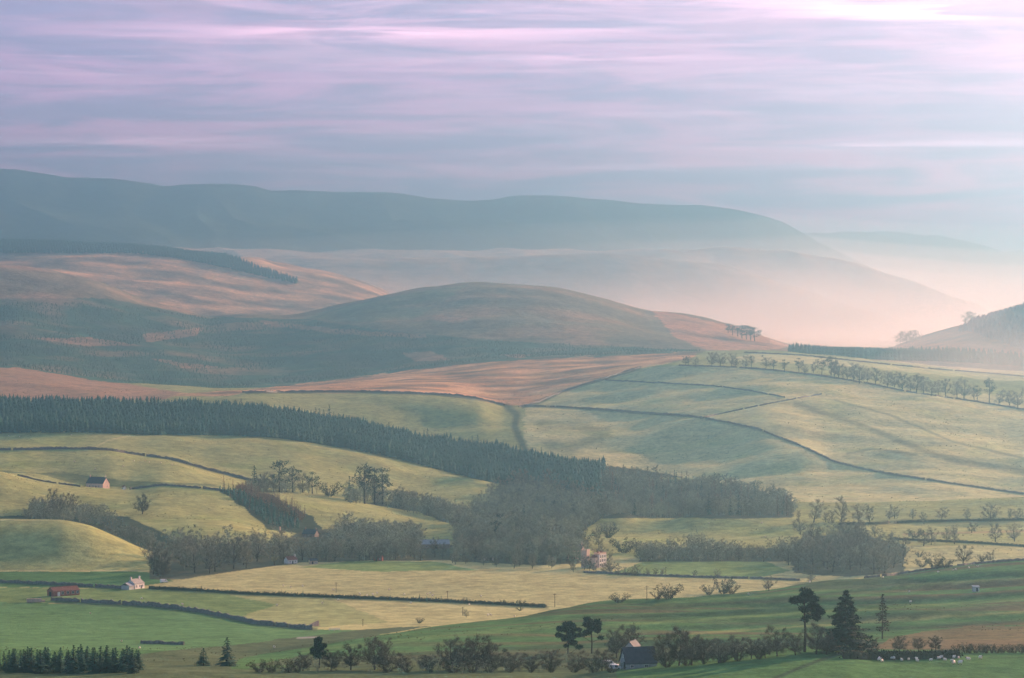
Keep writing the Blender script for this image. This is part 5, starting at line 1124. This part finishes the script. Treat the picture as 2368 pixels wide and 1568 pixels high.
for X, Y in [(208,1421),(327,1387),(421,1400),(280,1486),(322,1502)]:
    sheep(X, Y, 'small sheep spread over the bright green field', 'sheep in the green field', 1150, 1750, 1.1)
# ------------------------------------------------------------------ low mist in the far valley: one even bank whose roof climbs up the valley and sinks towards the left
def add_mist_bank(lift, dens, label, right=45):
    Xs = np.arange(-1500 + lift, 4000 - lift, 100.0); ds = lift*4 + np.array([5950, 6100, 6300, 6600, 6900, 7300, 7700, 8200, 8800, 9500, 10300, 11100, 11900, 12500.0])
    Yr = pchip1([5950, 6300, 6700, 7200, 7800, 8600, 9600, 11000, 12500], [850, 800, 762, 712, 664, 622, 598, 590, 590], ds)
    P = []
    for j, d in enumerate(ds):
        drop = 62*(1 - np.clip((Xs-100)/1700, 0, 1)) + right*np.clip((Xs-1850)/450, 0, 1)
        y = Yr[j] + drop*np.clip((d-6000)/1500, 0.2, 1) + lift*np.clip((d-5950)/900, 0, 1)
        P.append(np.stack([d*(Xs-CX)/F, np.full(len(Xs), d), np.maximum((HY-y)/F*d + 14*gnoise(d*Xs/F/700, np.full(len(Xs), d)/900, 5), -300)], -1))
    T = np.array(P); B = T.copy(); B[:, :, 2] = -340 - lift*0.3
    nr, nc = T.shape[:2]; V = np.concatenate([T.reshape(-1,3), B.reshape(-1,3)]); o = nr*nc; f = []
    for r in range(nr-1):
        for c in range(nc-1):
            a, b_, c_, d_ = r*nc+c, r*nc+c+1, (r+1)*nc+c+1, (r+1)*nc+c
            f += [(a, b_, c_, d_), (o+a, o+d_, o+c_, o+b_)]
    for c in range(nc-1):
        f += [(c, o+c, o+c+1, c+1), ((nr-1)*nc+c+1, o+(nr-1)*nc+c+1, o+(nr-1)*nc+c, (nr-1)*nc+c)]
    for r in range(nr-1):
        f += [((r+1)*nc, o+(r+1)*nc, o+r*nc, r*nc), (r*nc+nc-1, o+r*nc+nc-1, o+(r+1)*nc+nc-1, (r+1)*nc+nc-1)]
    me = mesh_np('mist', V, f, 4, volume_mat('mist_air', MIST_COL, dens, MIST_G))
    tag(link('mist', me), label, None, None, 'stuff')

def add_side_mist():
    Xs = np.arange(1780, 3000, 60.0); ds = np.array([4380, 4450, 4550, 4700, 4900, 5150, 5400, 5650, 5850.0])
    Yr = pchip1([4380, 4550, 4800, 5200, 5850], [860, 826, 790, 745, 690], ds); P = []
    for j, d in enumerate(ds):
        y = Yr[j] + 70*(1 - np.clip((Xs-1820)/420, 0, 1)) - 14*gnoise(Xs/160, np.full(len(Xs), d/500), 6)
        P.append(np.stack([d*(Xs-CX)/F, np.full(len(Xs), d), np.maximum((HY-y)/F*d, -190)], -1))
    T = np.array(P); B = T.copy(); B[:, :, 2] = -230; nr, nc = T.shape[:2]; V = np.concatenate([T.reshape(-1,3), B.reshape(-1,3)]); o = nr*nc; f = []
    for r in range(nr-1):
        for c in range(nc-1):
            a, b_, c_, d_ = r*nc+c, r*nc+c+1, (r+1)*nc+c+1, (r+1)*nc+c; f += [(a, b_, c_, d_), (o+a, o+d_, o+c_, o+b_)]
    for c in range(nc-1): f += [(c, o+c, o+c+1, c+1), ((nr-1)*nc+c+1, o+(nr-1)*nc+c+1, o+(nr-1)*nc+c, (nr-1)*nc+c)]
    for r in range(nr-1): f += [((r+1)*nc, o+(r+1)*nc, o+r*nc, r*nc), (r*nc+nc-1, o+r*nc+nc-1, o+(r+1)*nc+nc-1, (r+1)*nc+nc-1)]
    tag(link('mist', mesh_np('mist', V, f, 4, volume_mat('mist_air', MIST_COL, MIST_D*1.6, MIST_G))), 'thin rosy mist hanging before the hill at the right edge', None, None, 'stuff')
def add_mist():
    add_side_mist()
    add_mist_bank(-95, MIST_D*0.20, 'faint high veil of mist over the foot of the long ridge', 30)
    add_mist_bank(-48, MIST_D*0.30, 'thin upper veil of pale mist drifting before the foot of the long ridge', 40)
    add_mist_bank(-20, MIST_D*0.45, 'pale pink mist filling the far valley below the long ridge')
    add_mist_bank(8, MIST_D*0.7, 'broad band of mist between the round hill and the misty slopes')
    add_mist_bank(40, MIST_D*1.2, 'densest bright mist lying lowest on the far valley floor')
# ------------------------------------------------------------------ camera, sun, sky, haze
cam = bpy.data.cameras.new('camera'); co = bpy.data.objects.new('camera', cam); COL.objects.link(co)
cam.sensor_width = 36.0; cam.lens = 36.0 * F / 2368.0; cam.clip_start = 1.0; cam.clip_end = 60000
co.location = (0, 0, 0); co.rotation_euler = (R(90) - math.atan((HY-784.0)/-F), 0, 0)
scene.camera = co

SUN_AZ, SUN_EL = R(43), R(13.5)      # azimuth measured from the view direction (+y) to the right (+x)
sd = Vector((math.sin(SUN_AZ)*math.cos(SUN_EL), math.cos(SUN_AZ)*math.cos(SUN_EL), math.sin(SUN_EL)))
sl = bpy.data.lights.new('sun', 'SUN'); so = bpy.data.objects.new('sun', sl); COL.objects.link(so)
sl.energy = SUN_E; sl.angle = R(0.5); sl.color = SUN_COL
so.rotation_euler = (-sd).to_track_quat('-Z', 'Y').to_euler(); so.location = (0, 0, 900)

w = bpy.data.worlds.new('World'); scene.world = w; w.use_nodes = True
nt = w.node_tree; nt.nodes.clear(); N, L = nt.nodes.new, nt.links.new
out = N('ShaderNodeOutputWorld')
sky = N('ShaderNodeTexSky'); sky.sky_type = 'NISHITA'; sky.sun_disc = False
sky.sun_elevation = SUN_EL; sky.sun_rotation = SUN_AZ; sky.altitude = 200; sky.dust_density = 1.5
bg1 = N('ShaderNodeBackground'); bg1.inputs['Strength'].default_value = SKY_S; L(sky.outputs[0], bg1.inputs['Color'])
tc = N('ShaderNodeTexCoord'); sep = N('ShaderNodeSeparateXYZ'); L(tc.outputs['Generated'], sep.inputs[0])
def mth(op, a, b=None, c=None, clamp=False):
    n = N('ShaderNodeMath'); n.operation = op; n.use_clamp = clamp
    for i, v in enumerate((a, b, c)):
        if v is None: continue
        if isinstance(v, (int, float)): n.inputs[i].default_value = v
        else: L(v, n.inputs[i])
    return n.outputs[0]
def mrange(v, a, b, lo=0.0, hi=1.0, smooth=True):
    n = N('ShaderNodeMapRange'); n.interpolation_type = 'SMOOTHSTEP' if smooth else 'LINEAR'
    L(v, n.inputs[0]); n.inputs[1].default_value = a; n.inputs[2].default_value = b; n.inputs[3].default_value = lo; n.inputs[4].default_value = hi
    return n.outputs[0]
def mixc(f, a, b):
    n = N('ShaderNodeMix'); n.data_type = 'RGBA'
    if isinstance(f, (int, float)): n.inputs[0].default_value = f
    else: L(f, n.inputs[0])
    for i, v in ((6, a), (7, b)):
        if isinstance(v, tuple): n.inputs[i].default_value = v + (1,)
        else: L(v, n.inputs[i])
    return n.outputs[2]
DEG = 57.29578
az = mth('MULTIPLY', mth('ARCTAN2', sep.outputs[0], sep.outputs[1]), DEG)          # degrees, right of the view
el = mth('MULTIPLY', mth('ARCSINE', sep.outputs[2]), DEG)
def cloud(sx, sy, seed, detail=5, rough=0.55, dist=0.4):
    c = N('ShaderNodeCombineXYZ'); L(mth('MULTIPLY', az, sx), c.inputs[0]); L(mth('MULTIPLY', el, sy), c.inputs[1]); c.inputs[2].default_value = seed
    n = N('ShaderNodeTexNoise'); n.inputs['Scale'].default_value = 1.0; n.inputs['Detail'].default_value = detail
    n.inputs['Roughness'].default_value = rough; n.inputs['Distortion'].default_value = dist
    L(c.outputs[0], n.inputs['Vector']); return n.outputs['Fac']
# stratus sheet: mauve above, blue-grey lower, rose near the sun's side
base = mixc(mrange(el, 2.2, 5.0), SKY_LOW, SKY_MID)
base = mixc(mrange(el, 4.4, 7.5), base, SKY_TOP)
base = mixc(mth('MULTIPLY', mrange(az, -4, 14), mrange(el, 4.0, 0.6)), base, SKY_ROSE)
base = mixc(mth('MULTIPLY', mrange(cloud(0.20, 1.8, 3.1, 6, 0.6, 0.7), 0.38, 0.62), 0.8), base, SKY_DARK)
rose = mrange(cloud(0.24, 1.6, 8.7, 6, 0.62, 0.8), 0.47, 0.72)
rose = mth('MULTIPLY', mth('MULTIPLY', rose, mrange(el, 2.4, 6.2, 0.45, 1.0)), mrange(az, -10.0, -2.5, 0.25, 1.0))
base = mixc(mth('MULTIPLY', rose, 0.58), base, SKY_PINK)
thin = mth('MULTIPLY', mrange(cloud(0.2, 6.0, 21.3, 4), 0.56, 0.70), mrange(el, 2.0, 3.6))
base = mixc(mth('MULTIPLY', thin, 0.35), base, SKY_PINK)
base = mixc(mrange(az, -9.0, -20.0), base, (0.20, 0.36, 0.62))           # clearer and bluer away from the sun
hv = N('ShaderNodeVectorMath'); hv.operation = 'SCALE'; L(base, hv.inputs[0]); L(mrange(cloud(0.55, 9.0, 33.0, 5, 0.6), 0.3, 0.7, 0.90, 1.10, False), hv.inputs['Scale']); base = hv.outputs[0]
# thin bright rift in the sheet, low over the hills on the right, and a broader one higher up
def gauss(a0, e0, sa, se):
    a = mth('DIVIDE', mth('SUBTRACT', az, a0), sa); e = mth('DIVIDE', mth('SUBTRACT', el, e0), se)
    return mth('POWER', 2.71828, mth('MULTIPLY', mth('ADD', mth('MULTIPLY', a, a), mth('MULTIPLY', e, e)), -1.0))
wob = mth('MULTIPLY', mth('SUBTRACT', cloud(0.35, 3.0, 5.0), 0.5), 1.2)
def rift(a0, e0, sa, se, k):
    global base
    g = gauss(a0, e0, sa, se); g = mth('MULTIPLY', g, mrange(cloud(0.25, 5.5, a0*3.7+e0, 4), 0.40, 0.60, 0.15, 1.0))
    base = mixc(mth('MULTIPLY', g, k, clamp=True), base, SKY_BRIGHT)
rift(8.0, 6.1, 2.2, 0.28, 1.5)
rift(4.5, 6.3, 5.0, 0.22, 0.45)
rift(-2.2, 5.65, 4.6, 0.16, 0.65)
rift(1.5, 5.15, 3.0, 0.13, 0.35)
rift(7.2, 3.42, 3.4, 0.10, 0.85)
rift(3.0, 3.00, 3.5, 0.07, 0.5)
rift(-7.0, 3.5, 2.6, 0.08, 0.45)
glow = gauss(SUN_AZ*57.2958, 8.0, 19.0, 13.0)                       # rosy glow of the veiled low sun, out of frame to the right
base = mixc(mth('MULTIPLY', glow, 0.95, clamp=True), base, (8.5, 2.6, 2.2))
bg2 = N('ShaderNodeBackground'); bg2.inputs['Strength'].default_value = CLOUD_S; L(base, bg2.inputs['Color'])
mx = N('ShaderNodeMixShader'); L(mrange(el, 9.0, 30.0, 0.92, 0.25), mx.inputs[0])
L(bg1.outputs[0], mx.inputs[1]); L(bg2.outputs[0], mx.inputs[2]); L(mx.outputs[0], out.inputs['Surface'])

def volume_mat(name, col, dens, g):
    m = bpy.data.materials.new(name); nt = nodes_of(m)
    o = nt.nodes.new('ShaderNodeOutputMaterial'); v = nt.nodes.new('ShaderNodeVolumePrincipled')
    v.inputs['Color'].default_value = col + (1,); v.inputs['Density'].default_value = dens; v.inputs['Anisotropy'].default_value = g
    nt.links.new(v.outputs[0], o.inputs['Volume']); return m
zt = float(GZ.max()) + 25
hz = MB(); hz.box((0, 11000, (zt-260)/2.0), (26000, 24000, zt+260))
ho = hz.build('haze', volume_mat('haze_air', HAZE_COL, HAZE_D, HAZE_G)); tag(ho, 'blue evening haze lying over the whole valley', None, None, 'stuff')

scene.view_settings.view_transform = 'Standard'; scene.view_settings.look = 'None'
scene.view_settings.gamma = 1; scene.view_settings.use_curve_mapping = False
scene.view_settings.exposure = EXPOSURE
scene.cycles.volume_bounces = 1; scene.cycles.max_bounces = 6; scene.cycles.diffuse_bounces = 2; scene.cycles.transparent_max_bounces = 12
scene.cycles.use_denoising = True
add_mist()
